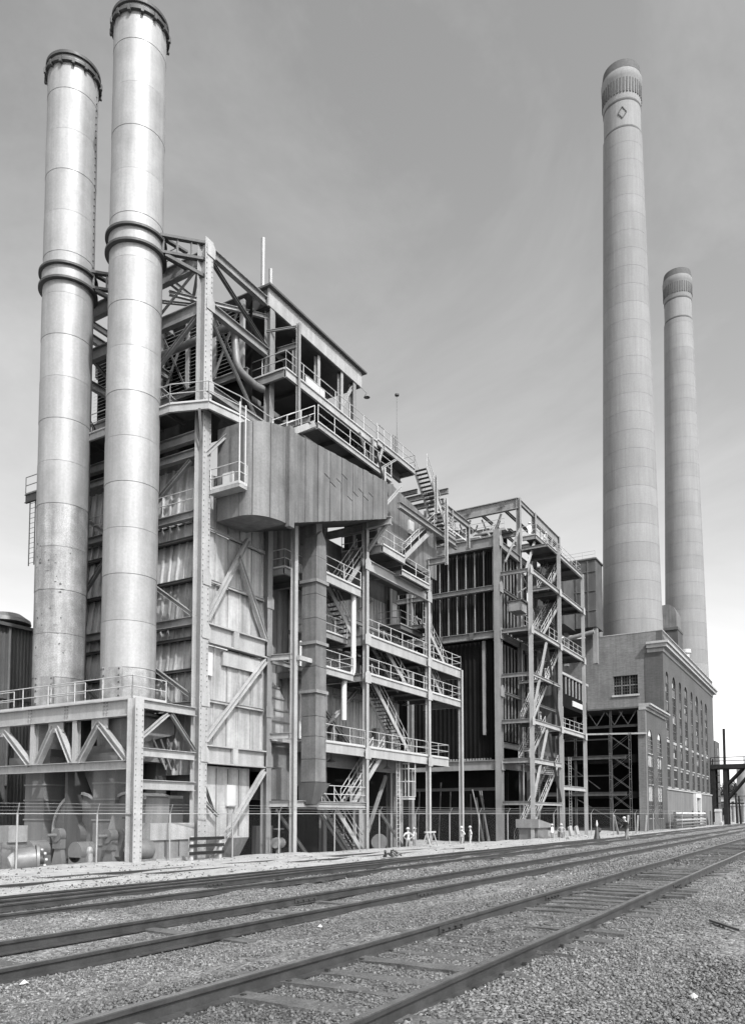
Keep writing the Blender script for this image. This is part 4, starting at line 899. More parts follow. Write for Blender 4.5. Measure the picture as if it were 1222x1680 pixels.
for i, (x, h_) in enumerate(zip(wins, hw)):
    sp = B().box((x-h_, YE+.1, ZL1), (x+h_, YE+.5, ZW0-.2)).build('spandrel', 'stone', BH)
    for nm, za, zb in (('window', ZW0, ZW1-h_*.3), ('window', ZL0, ZL1)):
        wd = B().box((x-h_, YE+.22, za), (x+h_, YE+.3, zb+(.25*h_ if zb > 20 else 0))).build(nm, 'glass', BH)
        nr = 10 if zb > 20 else 2
        for k in range(1, nr):
            zz = za+(zb-za)*k/nr; tall = zb > 20
            B().box((x-h_, YE+.12, zz-.06), (x+h_, YE+.22, zz+.06)).build('transom', 'stone' if (k*5+i*3) % 7 < 2 else 'steel_d', wd)
            if tall and (k*3+i*5) % 4 == 0: B().box((x-h_*.9, YE+.16, zz+.1), (x+h_*.1, YE+.21, zz+.8)).build('pane', 'blind', wd)
            if tall and (k+i) % 3 == 0: B().box((x-h_*.9, YE+.17, zz+.15), (x+h_*.9, YE+.21, zz+1.2)).build('pane', 'stucco', wd)
        B().box((x-.05, YE+.1, za), (x+.05, YE+.215, zb)).build('mullion', 'steel_d', wd)
        B().box((x-h_-.05, YE-.1, za-.18), (x+h_+.05, YE+.18, za-.002)).build('sill', 'stone', wd)
    B().box((x-h_, YE+.06, 13.1), (x+h_, YE+.215, 13.5)).build('lintel', 'stone', BH)
# south wall with its one steel window
wa, wb = onX(1005, 1110, XB), onX(1046, 1138, XB); y0w, y1w, z0w, z1w = wb.y, wa.y, wb.z, wa.z
sw = B()
for a, b, c, d in ((YE+.9, y0w, -.6, ZP), (y1w, 41, -.6, ZP), (y0w, y1w, -.6, z0w), (y0w, y1w, z1w, ZP)): sw.box((XB, a, c), (XB+.9, b, d))
sw.build('south_wall', 'brick', BH)
B().box((XB-.07, YE-.05, -.6), (XB+.05, YE+2.6, 26.59)).build('corner_pier', 'brick_e', BH)
swn = B().box((XB+.35, y0w, z0w), (XB+.42, y1w, z1w)).build('window', 'glass', BH)
for k in range(10): B().bar((XB+.3, y0w+(y1w-y0w)*k/9, z0w), (XB+.3, y0w+(y1w-y0w)*k/9, z1w), .05 if k % 3 else .16, .05).build('glazing_bar', 'machine' if k % 3 == 0 else 'steel_d', swn)
for k in range(1, 6): B().bar((XB+.3, y0w, z0w+(z1w-z0w)*k/6), (XB+.3, y1w, z0w+(z1w-z0w)*k/6), .05, .05 if k % 3 else .14).build('glazing_bar', 'steel' if k % 3 == 0 else 'steel_d', swn)
B().box((XB-.2, y0w-.2, z0w-.3), (XB+.4, y1w+.2, z0w-.003)).build('sill', 'stone', BH)
# cornice and parapet
for z0, z1, e, m in ((26.6, 27.2, .12, 'stone'), (27.2, 27.75, .7, 'stone'), (27.75, 28.1, .95, 'stone')):
    B().box((XB-e, YE-e, z0), (XE+e, YE+.05, z1)).build('cornice', m, BH); B().box((XB-e, YE+.05, z0), (XB+.05, YE+2.2, z1)).build('cornice', m, BH)
for k in range(3): B().box((XB+.2, YE-.35+.15*k, 28.12+.4*k), (XE-.2, YE+.3, 28.5+.4*k)).build('parapet_course', 'stucco', BH)
B().box((XB-.05, YE-.08, ZP), (XE+.05, YE+1., ZP+.14)).build('coping', 'stone', BH); B().box((XB-.05, YE+1., ZP), (XB+1., 41, ZP+.14)).build('coping', 'stone', BH)
B().box((XB+.9, YE+.9, ZP-1.2), (XE, 60, ZP-1.)).build('roof', 'roofing', BH)
B().box((XE-.9, YE+.9, -.6), (XE, 60, ZP)).build('north_wall', 'brick', BH)
B().box((XB+.9, YE+2., -.6), (XB+1.1, 60, 26)).build('inner_wall', 'soot_shade', BH)
# white framed portal on the base wall
pX = onY(1142, 1330, YE-.3).x
for a, b, c, d in ((pX-3, pX-2.3, -.3, 5.0), (pX+2.3, pX+3., -.3, 5.), (pX-3., pX+3., 5.0, 5.7)): B().box((a, YE-.75, c), (b, YE-.26, d)).build('portal_frame', 'white', BH)
B().box((pX-2.3, YE-.3, -.3), (pX+2.3, YE-.255, 5.)).build('portal_door', 'stucco', BH)
nb = B().box((XE+.1, YE-.2, -.5), (XE+7, YE+8, 17.5)).build('north_annex', 'brick_e', BH)
for z in (3, 7, 11, 14.5): B().box((XE+2., YE-.26, z), (XE+5., YE-.2, z+1.6)).build('window', 'glass', nb)
# ---- low blocks and rooftop flue duct west of the chimney
B().box((XB-3., 41., -.6), (XB+6., 58, 31.5)).build('west_block', 'brick', BH); B().box((XB-1.6, 31.3, 29.9), (XB+2, 33.4, 32.4)).build('roof_pier', 'brick', BH)
fd = thing('flue_duct', 'big dark round-topped flue duct beside the nearer brick chimney', 'duct', (118, 34, 30))
f0 = onX(922, 935, 112); f1 = onX(985, 890, 118)
pr = [(0, 0), (0, 6.5)]+[(0+3.4-3.4*math.cos(t), 6.5+3.4*math.sin(t)) for t in np.linspace(.2, 2.95, 10)]+[(6.8, 6.5), (6.8, 0)]
B().prism([(112, 38.0-a*.6, 30.2+b) for a, b in pr], (7, 0, 0)).build('barrel', 'duct_d', fd, smooth=30, fix=True)
B().box((117.5, 30.6, 30.5), (121.5, 40, 40.9)).build('casing', 'duct_d', fd)
for y in (31.8, 33.6, 35.4, 37.2): B().box((117.4, y-.1, 30.5), (117.5, y+.1, 40.8)).build('stiffener', 'steel_d', fd)
for z in (33., 36., 39.): B().box((117.38, 30.6, z), (117.5, 40, z+.14)).build('stiffener', 'steel_d', fd)
B().box((117.3, 30.4, 40.9), (121.7, 40.4, 41.1)).build('top_walk', 'steel_d', fd); railing([(117.4, 30.6, 41.1), (117.4, 40.2, 41.1)], 'steel_l', fd, sp=2.)
for y in (31, 35.5, 40): B().box((118, y-.3, 25), (119, y+.3, 30.5)).build('leg', 'steel', fd)
pipe([(116.9, 37.6, 24), (116.9, 37.6, 28.5), (116.9, 30.8, 29.6)], .35, 'steel', fd)
e1 = onX(1085, 985, 146); e2 = onX(1112, 1080, 146)
ed = thing('flue_elbow', 'dark flue elbow between the two brick chimneys on the roof', 'duct', (146, (e1.y+e2.y)/2, 29))
B().box((146, e2.y, 28.7), (151, e1.y+1.5, 35.)).build('lower_casing', 'duct_d', ed)
B().prism([(146.2, e2.y+.2, 35.6), (146.2, e1.y+1.4, 35.6), (146.2, e1.y+1.4, 39.8), (146.2, e2.y+1.4, 39.8), (146.2, e2.y+.6, 39.2), (146.2, e2.y+.2, 38.2)], (4.6, 0, 0)).build('elbow_casing', 'duct', ed, fix=True)
B().box((145.8, e2.y-.1, 35.05), (151.2, e1.y+1.6, 35.55)).build('flange', 'steel_d', ed)
vp = onX(1124, 1075, 160); B().lathe((160, vp.y, 28.8), [(.7, 0), (.7, 4.4), (1.0, 4.5), (1.0, 5.2), (.1, 5.3)], 16).build('roof_vent', 'white', BH, smooth=40)
# ================================================================== BRICK CHIMNEYS
def chimney(x, y, label, r0=4.7, r1=2.98, h=127.2, zb=2.):
    c = thing('brick_chimney', label, 'chimney', (x, y, zb), 'concrete and brick chimneys')
    zs = np.arange(zb, h-11, 3.1); rad = lambda z: r0+(r1-r0)*max(0, (z-30))/(h-30)
    for a, b in zip(zs, list(zs[1:])+[h-11]):
        B().lathe((x, y, 0), [(rad(a)-.05, a+.0), (rad(a), a+.015), (rad(b), b-.015), (rad(b)-.05, b)], 72, False).build('shaft_lift', 'chim', c, smooth=15)
    zc = h-11
    B().lathe((x, y, 0), [(r1, zc+.1), (r1+.1, zc+.15), (r1+.1, zc+.4), (r1+.05, zc+.5)], 64, False).build('band', 'chim_d', c, smooth=30)
    B().lathe((x, y, 0), [(r1+.05, zc+.5), (r1+.05, zc+4.8)], 64, False).build('collar', 'chim', c, smooth=30)
    B().lathe((x, y, 0), [(r1+.05, zc+4.8), (r1+.12, zc+4.95), (r1+.12, zc+5.15), (r1+.05, zc+5.3)], 64, False).build('band', 'chim_d', c, smooth=30)
    B().lathe((x, y, 0), [(r1+.05, zc+5.3), (r1+.14, zc+6), (r1+.24, zc+9.0), (r1+.34, zc+9.2), (r1+.34, zc+10.2), (r1+.2, zc+10.6), (r1-.1, zc+12.2), (r1-.4, zc+12.3), (r1-.5, zc+9)], 64, False).build('crown', 'chim', c, smooth=30)
    me = None
    for k in range(38):
        t = 6.2832*k/38
        if me is None: me = B().box((-.1, -.13, 0), (.13, .13, 2.5)).mesh('crown_slot'); me.materials.append(M['chim_d'])
        o = link('crown_slot', me, c, (x+(r1+.14)*math.cos(t), y+(r1+.14)*math.sin(t), zc+6.2)); o.rotation_euler.z = t
    B().lathe((x, y, 0), [(r1+.25, zc+10.55), (r1+.02, zc+12.1)], 64, False).build('sooty_lip', 'chim_d', c, smooth=30)
    for k in range(1 if x < 150 else 0):
        t = math.atan2(-y, -x)+.02+3.1416*k; e = B(); R_ = r1+.1
        P = lambda u, z: (x+R_*math.cos(t+u/R_), y+R_*math.sin(t+u/R_), zc+2.65+z)
        for (u0, z0), (u1, z1) in zip([(0,1.),(.68,0),(0,-1.),(-.68,0)], [(.68,0),(0,-1.),(-.68,0),(0,1.)]): e.bar(P(u0,z0), P(u1,z1), .13, .13)
        e.build('diamond_emblem', 'chim_d', c)
    return c
chimney(130, 28.0, 'tall tapering chimney with slotted crown, rising right behind the brick parapet')
chimney(190, 29.0, 'tall tapering chimney with slotted crown, beyond the far end of the power house', h=128.8)
# ================================================================== TORN-OPEN ANNEX
XA = 107.6; ZA = 16.7
AN = thing('brick_annex', 'torn-open brick annex with exposed dark floors and two columns of arched windows', 'building', (XA, YE, 0))
aw = B(); wx = [onY(1068.5, 1335, YE-.2).x, onY(1083.5, 1335, YE-.2).x]; ya = YE-.2; ax = [XA]
for x in wx: ax += [x-1.6, x+1.6]
ax.append(XB-.15)
for a, b in zip(ax[::2], ax[1::2]): aw.box((a, ya, -.6), (b, ya+.7, ZA-.6))
for x in wx:
    n = 8; zt = 11.6
    ar = [(x+1.6*math.cos(math.pi*k/n), zt+2.1*math.sin(math.pi*k/n)) for k in range(n+1)]
    for (xa, za), (xb, zb) in zip(ar, ar[1:]): aw.prism([(xa, ya, za), (xa, ya, ZA-.6), (xb, ya, ZA-.6), (xb, ya, zb)], (0, .7, 0))
    aw.box((x-1.6, ya, -.6), (x+1.6, ya+.7, 1.6)); 
aw.build('east_wall', 'brick_e', AN, fix=True)
for i, x in enumerate(wx):
    for za, zb, m in ((1.6, 3.9, 'glass'), (3.9, 6.2, 'rubble'), (6.2, 8.6, 'glass'), (8.6, 10.4, 'rubble'), (10.4, 12.8, 'glass'), (12.8, 13.75, 'blind')):
        wdw = B().box((x-(1.6 if zb < 13 else 1.), ya+.12, za), (x+(1.6 if zb < 13 else 1.), ya+.18, zb)).build('window' if m == 'glass' else 'infill_panel', m, AN)
        if m == 'glass':
            for k in range(1, 4): B().box((x-1.6, ya+.06, za+(zb-za)*k/4-.03), (x+1.6, ya+.12, za+(zb-za)*k/4+.03)).build('glazing_bar', 'steel', wdw)
            B().box((x-1.65, ya-.1, za-.14), (x+1.65, ya+.1, za-.003)).build('sill', 'stone', wdw)
for z0, z1, e in ((ZA-.6, ZA-.25, .15), (ZA-.25, ZA, .5), (ZA, ZA+.25, .75)): B().box((XA-.1, ya-e, z0), (XB-.2, ya+.8, z1)).build('cornice', 'stone', AN)
B().box((XA-.05, ya-.04, -.6), (XA+.7, ya+.95, ZA-.61)).build('corner_pier', 'brick', AN)
B().box((XA, ya+.8, ZA-.3), (XB-.2, 38, ZA-.1)).build('roof_slab', 'roofing', AN)
for z, h in ((10.2, 1.1), (5.2, .9), (.3, .5)): B().box((XA+.4, ya+.8, z-h), (XB-.2, 38, z)).build('floor_slab', 'soot_shade', AN); isec('floor_beam', (XA+.2, ya+2.6, z-.3), (XA+.2, 38, z-.3), .25, .5, 'steel_d', AN)  # floors and inner walls black: the shade inside is in their colour
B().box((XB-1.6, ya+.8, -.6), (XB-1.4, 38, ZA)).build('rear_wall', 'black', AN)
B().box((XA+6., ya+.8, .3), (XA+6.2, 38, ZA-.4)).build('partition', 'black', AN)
for y in (26.4, 31.3): col(XA+.3, y, -.6, ZA-.3, .26, 'steel_d', AN)
for y in (23., 24.8, 27.2, 29.6, 32, 34.4): brace((XA+.3, y, ZA-.6), (XA+.3, y+1.1, ZA-2.4), .09, 'steel_d', AN); brace((XA+.3, y+1.1, ZA-2.4), (XA+.3, y+2.2, ZA-.6), .09, 'steel_d', AN)
isec('girder', (XA+.3, 22.6, ZA-2.6), (XA+.3, 38, ZA-2.6), .25, .3, 'steel_d', AN)
for z in (7.4, 3.0, 12.4, 14.): isec('girder', (XA+.25, 26.4, z), (XA+.25, 38, z), .12, .16, 'steel_d', AN)
for a, b in (((28, 5.6), (33, 9.5)), ((25, .6), (31.5, 4.4))): brace((XA+.3, a[0], a[1]), (XA+.3, b[0], b[1]), .1, 'steel_d', AN)
B().bar((XA-.2, YE-.4, 12.9), (XA-1., 30.6, 13.1), .2, .22).build('protruding_beam', 'stone', AN)
# low roof and canopy next to it
cn = thing('canopy_roof', 'dark lean-to roof with pale fascia behind the stair tower', 'roof', (100, 30, 14))
B().box((95, 29.2, 15.6), (106.5, 36, 19.6)).build('wall', 'soot_shade', cn); B().box((94.8, 29., 19.6), (106.6, 36, 19.9)).build('roof_sheet', 'steel_l', cn); B().box((99.5, 29.1, 16.1), (104.5, 29.19, 16.8)).build('pale_panel', 'white', cn)
for k in range(7): B().box((96.5+1.5*k, 29.05, 17.3), (96.62+1.5*k, 29.19, 19.5)).build('mullion', 'steel_l', cn)
for x in (95.5, 106): B().box((x-.2, 29.2, -.5), (x+.2, 29.6, 15.6)).build('post', 'steel', cn)
# scaffold before the opening
def scaffold(x, y, n, w_, dep, label):
    s = thing('scaffold', label, 'scaffold', (x, y, 0), 'tube scaffolds at the annex')
    for k in range(n):
        z = 2.6*k
        for yy in (y, y+w_):
            fr = B()
            for xx in (x, x+dep): fr.tube((xx, yy, z), (xx, yy, z+2.6), .036, 6)
            fr.tube((x, yy, z+2.5), (x+dep, yy, z+2.5), .036, 6); fr.tube((x, yy, z+1.6), (x+dep, yy, z+1.6), .04, 6); fr.build('frame', 'steel_d', s)
        for xx in (x, x+dep): B().tube((xx, y, z+.3), (xx, y+w_, z+2.3), .022, 6).build('cross_brace', 'steel_d', s); B().tube((xx, y, z+2.3), (xx, y+w_, z+.3), .022, 6).build('cross_brace', 'steel_d', s)
    return s
scaffold(XA-1.7, 23.6, 5, 2.6, 1.2, 'tube scaffold tower standing before the torn-open floors')
scaffold(XA+1., 20.3, 4, 1., 1.4, 'slim tube scaffold against the annex east wall')
# ================================================================== FANS BENEATH THE PLATFORM
def fan(cy, label, cx=26.2, cz=1.15, neck=True):
    f = thing('draft_fan', label, 'fan', (cx, cy, -.5), 'induced draft fans under the stacks')
    out = []                                            # scroll outline in the Y-Z plane, discharge up towards -Y
    for t in np.linspace(math.radians(-60), math.radians(215), 26):
        r = 1.25+.0034*(math.degrees(t)+60); out.append((cy+r*math.sin(-t+math.radians(180)), cz+r*math.cos(-t+math.radians(180))))
    ol = [(cx, y, z) for y, z in out]
    B().prism(ol, (1.5, 0, 0)).build('scroll_casing', 'duct_m', f, fix=True)
    rim = B()
    for (y0, z0), (y1, z1) in zip(out, out[1:]): rim.bar((cx-.06, y0, z0), (cx-.06, y1, z1), .14, .1, (1,0,0))
    rim.build('scroll_flange', 'steel_l', f)
    B().lathe((0, 0, 0), [(.75, 0), (.6, .25), (.35, .3)], 24).build('inlet_cone', 'duct_d', f, loc=(cx-.02, cy, cz)).rotation_euler = (0, -R(90), 0)
    k = [(cy-.1, 4.6), (cy-1.25, 4.6), (cy-2.2, 2.9), (cy-1.45, 1.4), (cy-.9, 2.1), (cy-1.05, 3.0)]
    if neck: B().prism([(cx+.1, y, z) for y, z in k], (1.3, 0, 0)).build('discharge_neck', 'duct_m', f, fix=True)
    p = B().prism([(cx-1.2, cy-.45, -.55), (cx-1.2, cy+.45, -.55), (cx-1.1, cy+.22, .55), (cx-1.1, cy-.22, .55)], (.45, 0, 0)).build('bearing_pedestal', 'machine', f, fix=True)
    B().tube((cx-1.75, cy, cz), (cx, cy, cz), .09, 10).build('shaft', 'machine', f, smooth=50)
    B().tube((cx-1.25, cy, cz), (cx-.8, cy, cz), .34, 18).box((cx-1.2, cy-.3, .5), (cx-.8, cy+.3, .95)).build('bearing_housing', 'machine', p, smooth=40)
    m_ = B().tube((cx-1.15, cy+2.3, .35), (cx-.15, cy+2.3, .35), .5, 20).build('motor', 'machine', f, smooth=40)
    B().box((cx-1.15, cy+1.85, -.55), (cx-.1, cy+2.75, .1)).build('motor_base', 'machine', m_)
    return f
c1_ = onX(127, 1372, 26.2); fan(c1_.y, 'scroll-shaped draft fan with shaft bearing under the scorched stack')
c2_ = onX(236, 1372, 26.2); fan(c2_.y+1.1, 'scroll-shaped draft fan half behind the platform front column', neck=False)
# upright square flues below the stacks
for cy, nm in ((30.6, 'square flue standing under the clean stack'), (35.9, 'square flue standing under the scorched stack')):
    q = thing('square_flue', nm, 'flue', (27.1, cy, -.5), 'square flues below the stacks')
    B().lathe((27.1, cy-.1, 0), [(1.36, 5.5), (1.36, 7.0)], 48, False).build('stack_foot', 'stackd', q, smooth=30)
    B().box((25.7, cy-1.5, 5.15), (28.5, cy+1.5, 5.5)).build('base_plate', 'machine', q); B().box((25.55, cy-1.65, 4.75), (28.6, cy+1.65, 5.13)).build('base_plate', 'machine', q)
    zz = [-.55, .7, 1.9, 2.9, 3.7, 4.74]
    for a, b in zip(zz, zz[1:]): B().box((25.95, cy-.72, a+.01), (27.7, cy+.82, b-.01)).build('flue_course', 'duct_m', q)
    for z in zz[1:-1]: B().box((25.9, cy-.78, z-.04), (27.75, cy+.88, z+.04)).build('seam_angle', 'steel', q)
# inclined breeching between platform column and corner column
br = thing('breeching_duct', 'slanting polygonal duct between the platform column and the tall corner column', 'duct', (27, 29, 0))
B().prism([(25.2, 28.7, .2), (25.9, 28.7, -.5), (28.95, 28.7, -.5), (28.95, 28.7, 3.0), (27.9, 28.7, 3.2), (27.2, 28.7, 2.7), (26.0, 28.7, 2.7)], (0, 1.2, 0)).build('duct_plate', 'duct_m', br, fix=True)
B().prism([(27.0, 28.35, 1.9), (28.95, 28.35, 1.6), (28.95, 28.35, 3.1), (27.8, 28.35, 3.1)], (0, .34, 0)).build('duct_plate', 'duct_d', br, fix=True)
B().bar((25.3, 28.6, 1.5), (27.2, 28.6, -.4), .06, .1).build('flange', 'steel', br); B().bar((26.9, 28.5, 2.2), (28.0, 28.5, .6), .12, .14).build('flange', 'steel_d', br)
for k in range(8): B().box((26.95+.14*k, 28.34, 2.2-.21*k), (27.05+.14*k, 28.42, 2.28-.21*k)).build('bolt', 'steel_l', br)
B().bar((25.3, 28.6, 2.0), (27.6, 28.6, 2.0), .06, .07).build('seam', 'steel_d', br)
B().prism([(25.4, 28.9, 5.3), (28.8, 28.9, 6.2), (28.8, 28.9, 7.0), (25.4, 28.9, 6.7)], (0, 1., 0)).build('duct_plate', 'duct_m', br, fix=True)
for k in range(3): B().bar((27.3+.5*k, 28.8, 5.9), (28.2+.35*k, 28.8, 4.4), .05, .1).build('stiffener', 'steel', br)
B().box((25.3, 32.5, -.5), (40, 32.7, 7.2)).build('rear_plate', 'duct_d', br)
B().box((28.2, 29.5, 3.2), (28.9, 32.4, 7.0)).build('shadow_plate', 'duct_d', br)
cb = thing('switchgear_cabinet', 'pale metal switchgear cabinet behind the fence by the corner column', 'cabinet', (27.2, 27.9, -.5))
B().box((26.2, 27.7, .05), (28.9, 28.3, 1.5)).build('cabinet_body', 'steel', cb); B().box((26.1, 27.6, .95), (29.0, 28.4, 1.75)).build('cabinet_hood', 'steel_l', cb); B().box((26.2, 27.65, -.6), (28.8, 28.3, .05)).build('cabinet_base', 'rubble', cb)
for x in (27.1, 28.): B().box((x, 27.66, .15), (x+.05, 27.7, .9)).build('door_seam', 'steel_d', cb)
mo = thing('electric_motor', 'round-ended electric motor beside the platform column', 'motor', (25.7, 27.8, -.5))
B().tube((25.4, 27.95, .55), (26.3, 27.95, .55), .5, 20).build('motor_body', 'machine', mo, smooth=40); B().box((25.3, 27.6, -.6), (26.5, 28.3, .1)).build('motor_base', 'machine', mo); B().tube((24.9, 27.95, .55), (25.4, 27.95, .55), .1, 10).build('shaft', 'steel', mo)
# ================================================================== SHED AT THE LEFT
SH = thing('corrugated_shed', 'dark corrugated-metal shed with a domed roof ventilator behind the stacks', 'shed', (31, 46, 0))
ys_ = 46.0
for i in range(16): ribbed('siding_sheet', (18+1.5*i, ys_, 4.0), (1,0,0), (0,0,1), 1.48, 10.4, .25, .07, 'siding', SH, .5)
for i in range(16): ribbed('siding_sheet', (18+1.5*i, ys_-.02, -.6), (1,0,0), (0,0,1), 1.48, 4.62, .25, .07, 'siding', SH, .5)
B().prism([(17.5, ys_-.4, 14.3), (43, ys_-.4, 14.3), (43, 60, 17.5), (17.5, 60, 17.5)], (0, 0, .22)).build('roof', 'roofing', SH, fix=True)
B().tube((31., ys_-.15, 4), (31., ys_-.15, 14.3), .09, 8).build('downpipe', 'machine', SH); B().box((18, ys_-.14, 9.6), (43, ys_-.08, 9.75)).build('girt_trim', 'steel_d', SH)
B().box((33.2, ys_-.06, 6), (34.2, ys_-.0, 10.5)).build('opening', 'black', SH)
B().lathe((32.6, 48.6, 14.6), [(.7, 0), (.7, .5), (1.55, .6), (1.5, .85), (.9, 1.25), (.3, 1.38)], 28).build('ventilator', 'machine', SH, smooth=40)
# ================================================================== CHAIN-LINK FENCE
FE = thing('chain_link_fence', 'chain-link fence with angled wire arms running before the whole plant', 'fence', (20, 28.5, 0))
def fence_pt(x): return V((x, float(fence_y(x)), 0))
pxs = [30, 160, 280, 382, 458, 549, 622, 681, 737, 785, 832, 907, 968, 1005, 1040, 1070, 1097, 1117]
fx = []
for px in pxs:
    best = min(np.arange(6, 136, .05), key=lambda x: abs((lambda l, d: XC+F*l/d)(x*sa-float(fence_y(x))*ca, x*ca+float(fence_y(x))*sa)-px)); fx.append(float(best))
fx = [9., 13., 16.5]+fx
HT = 2.2
for x in fx:
    p = fence_pt(x); z0 = float(gz(p.x, p.y))-.2
    po = B().tube((p.x, p.y, z0), (p.x, p.y, HT+.05), .045, 8).build('post', 'fence', FE, smooth=50)
    B().tube((p.x, p.y, HT), (p.x-.12, p.y-.28, HT+.42), .028, 6).build('wire_arm', 'fence', po)
for a, b in zip(fx, fx[1:]):
    pa, pb = fence_pt(a), fence_pt(b)
    B().tube(pa+V((0,0,HT)), pb+V((0,0,HT)), .024, 6).build('top_rail', 'fence', FE)
    for k, (dx, dy, dz) in enumerate(((-.04, -.09, .14), (-.08, -.19, .28), (-.12, -.28, .42))): B().tube(pa+V((dx,dy,HT+dz)), pb+V((dx,dy,HT+dz)), .007, 4).build('barbed_wire', 'fence', FE)
    u = (pb-pa); L = u.length; u.normalize(); z0 = float(min(gz(pa.x, pa.y), gz(pb.x, pb.y)))+.0; hh = HT-z0; vs = []; fs = []
    sp = .075 if a < 60 else .15; wr = .0013 if a < 60 else .0026; n = int((L+hh)/sp)
    for s in (1, -1):
        for i in range(n):
            c = i*sp-(hh if s == 1 else 0); t0, t1 = (max(0, -c), min(hh, L-c)) if s == 1 else (max(0, c-L), min(hh, c))
            if t1 <= t0: continue
            q0 = pa+u*(c+s*t0)+V((0,0,z0+t0)); q1 = pa+u*(c+s*t1)+V((0,0,z0+t1)); o = len(vs); e = u*wr
            nn_ = V((-u.y, u.x, 0))*wr
            vs += [q0-e, q0+nn_, q0+e, q1-e, q1+nn_, q1+e]; fs += [(o, o+1, o+4, o+3), (o+1, o+2, o+5, o+4), (o+2, o, o+3, o+5)]
    mp_ = B().add(vs, fs).build('mesh_panel', 'fence_w', FE); mp_['kind'] = 'stuff'
# ================================================================== PEOPLE
def cloth_mat(name, shirt, trouser, waist=.95):
    m = bpy.data.materials.new(name); m.use_nodes = True; t = m.node_tree; n = t.nodes.new; l = t.links.new
    tc_ = n('ShaderNodeTexCoord'); sx = n('ShaderNodeSeparateXYZ'); l(tc_.outputs['Object'], sx.inputs[0])
    r = n('ShaderNodeValToRGB'); r.color_ramp.interpolation = 'CONSTANT'; k = n('ShaderNodeMapRange'); k.inputs[2].default_value = 2.; l(sx.outputs[2], k.inputs[0]); l(k.outputs[0], r.inputs[0])
    e = r.color_ramp.elements; e[0].position = 0; e[0].color = (.03,)*3+(1,); e[1].position = .045; e[1].color = (trouser,)*3+(1,)
    a = e.new(waist/2); a.color = (shirt,)*3+(1,); b = e.new(.735); b.color = (.3,)*3+(1,)
    ns = n('ShaderNodeTexNoise'); ns.inputs['Scale'].default_value = 9; l(tc_.outputs['Object'], ns.inputs[0]); mr_ = n('ShaderNodeMapRange'); mr_.inputs[3].default_value = .7; mr_.inputs[4].default_value = 1.25; l(ns.outputs['Fac'], mr_.inputs[0])
    mx = n('ShaderNodeMix'); mx.data_type = 'RGBA'; mx.blend_type = 'MULTIPLY'; mx.inputs[0].default_value = 1; l(r.outputs[0], mx.inputs[6]); l(mr_.outputs[0], mx.inputs[7])
    l(mx.outputs[2], t.nodes['Principled BSDF'].inputs['Base Color']); t.nodes['Principled BSDF'].inputs['Roughness'].default_value = .9
    return m
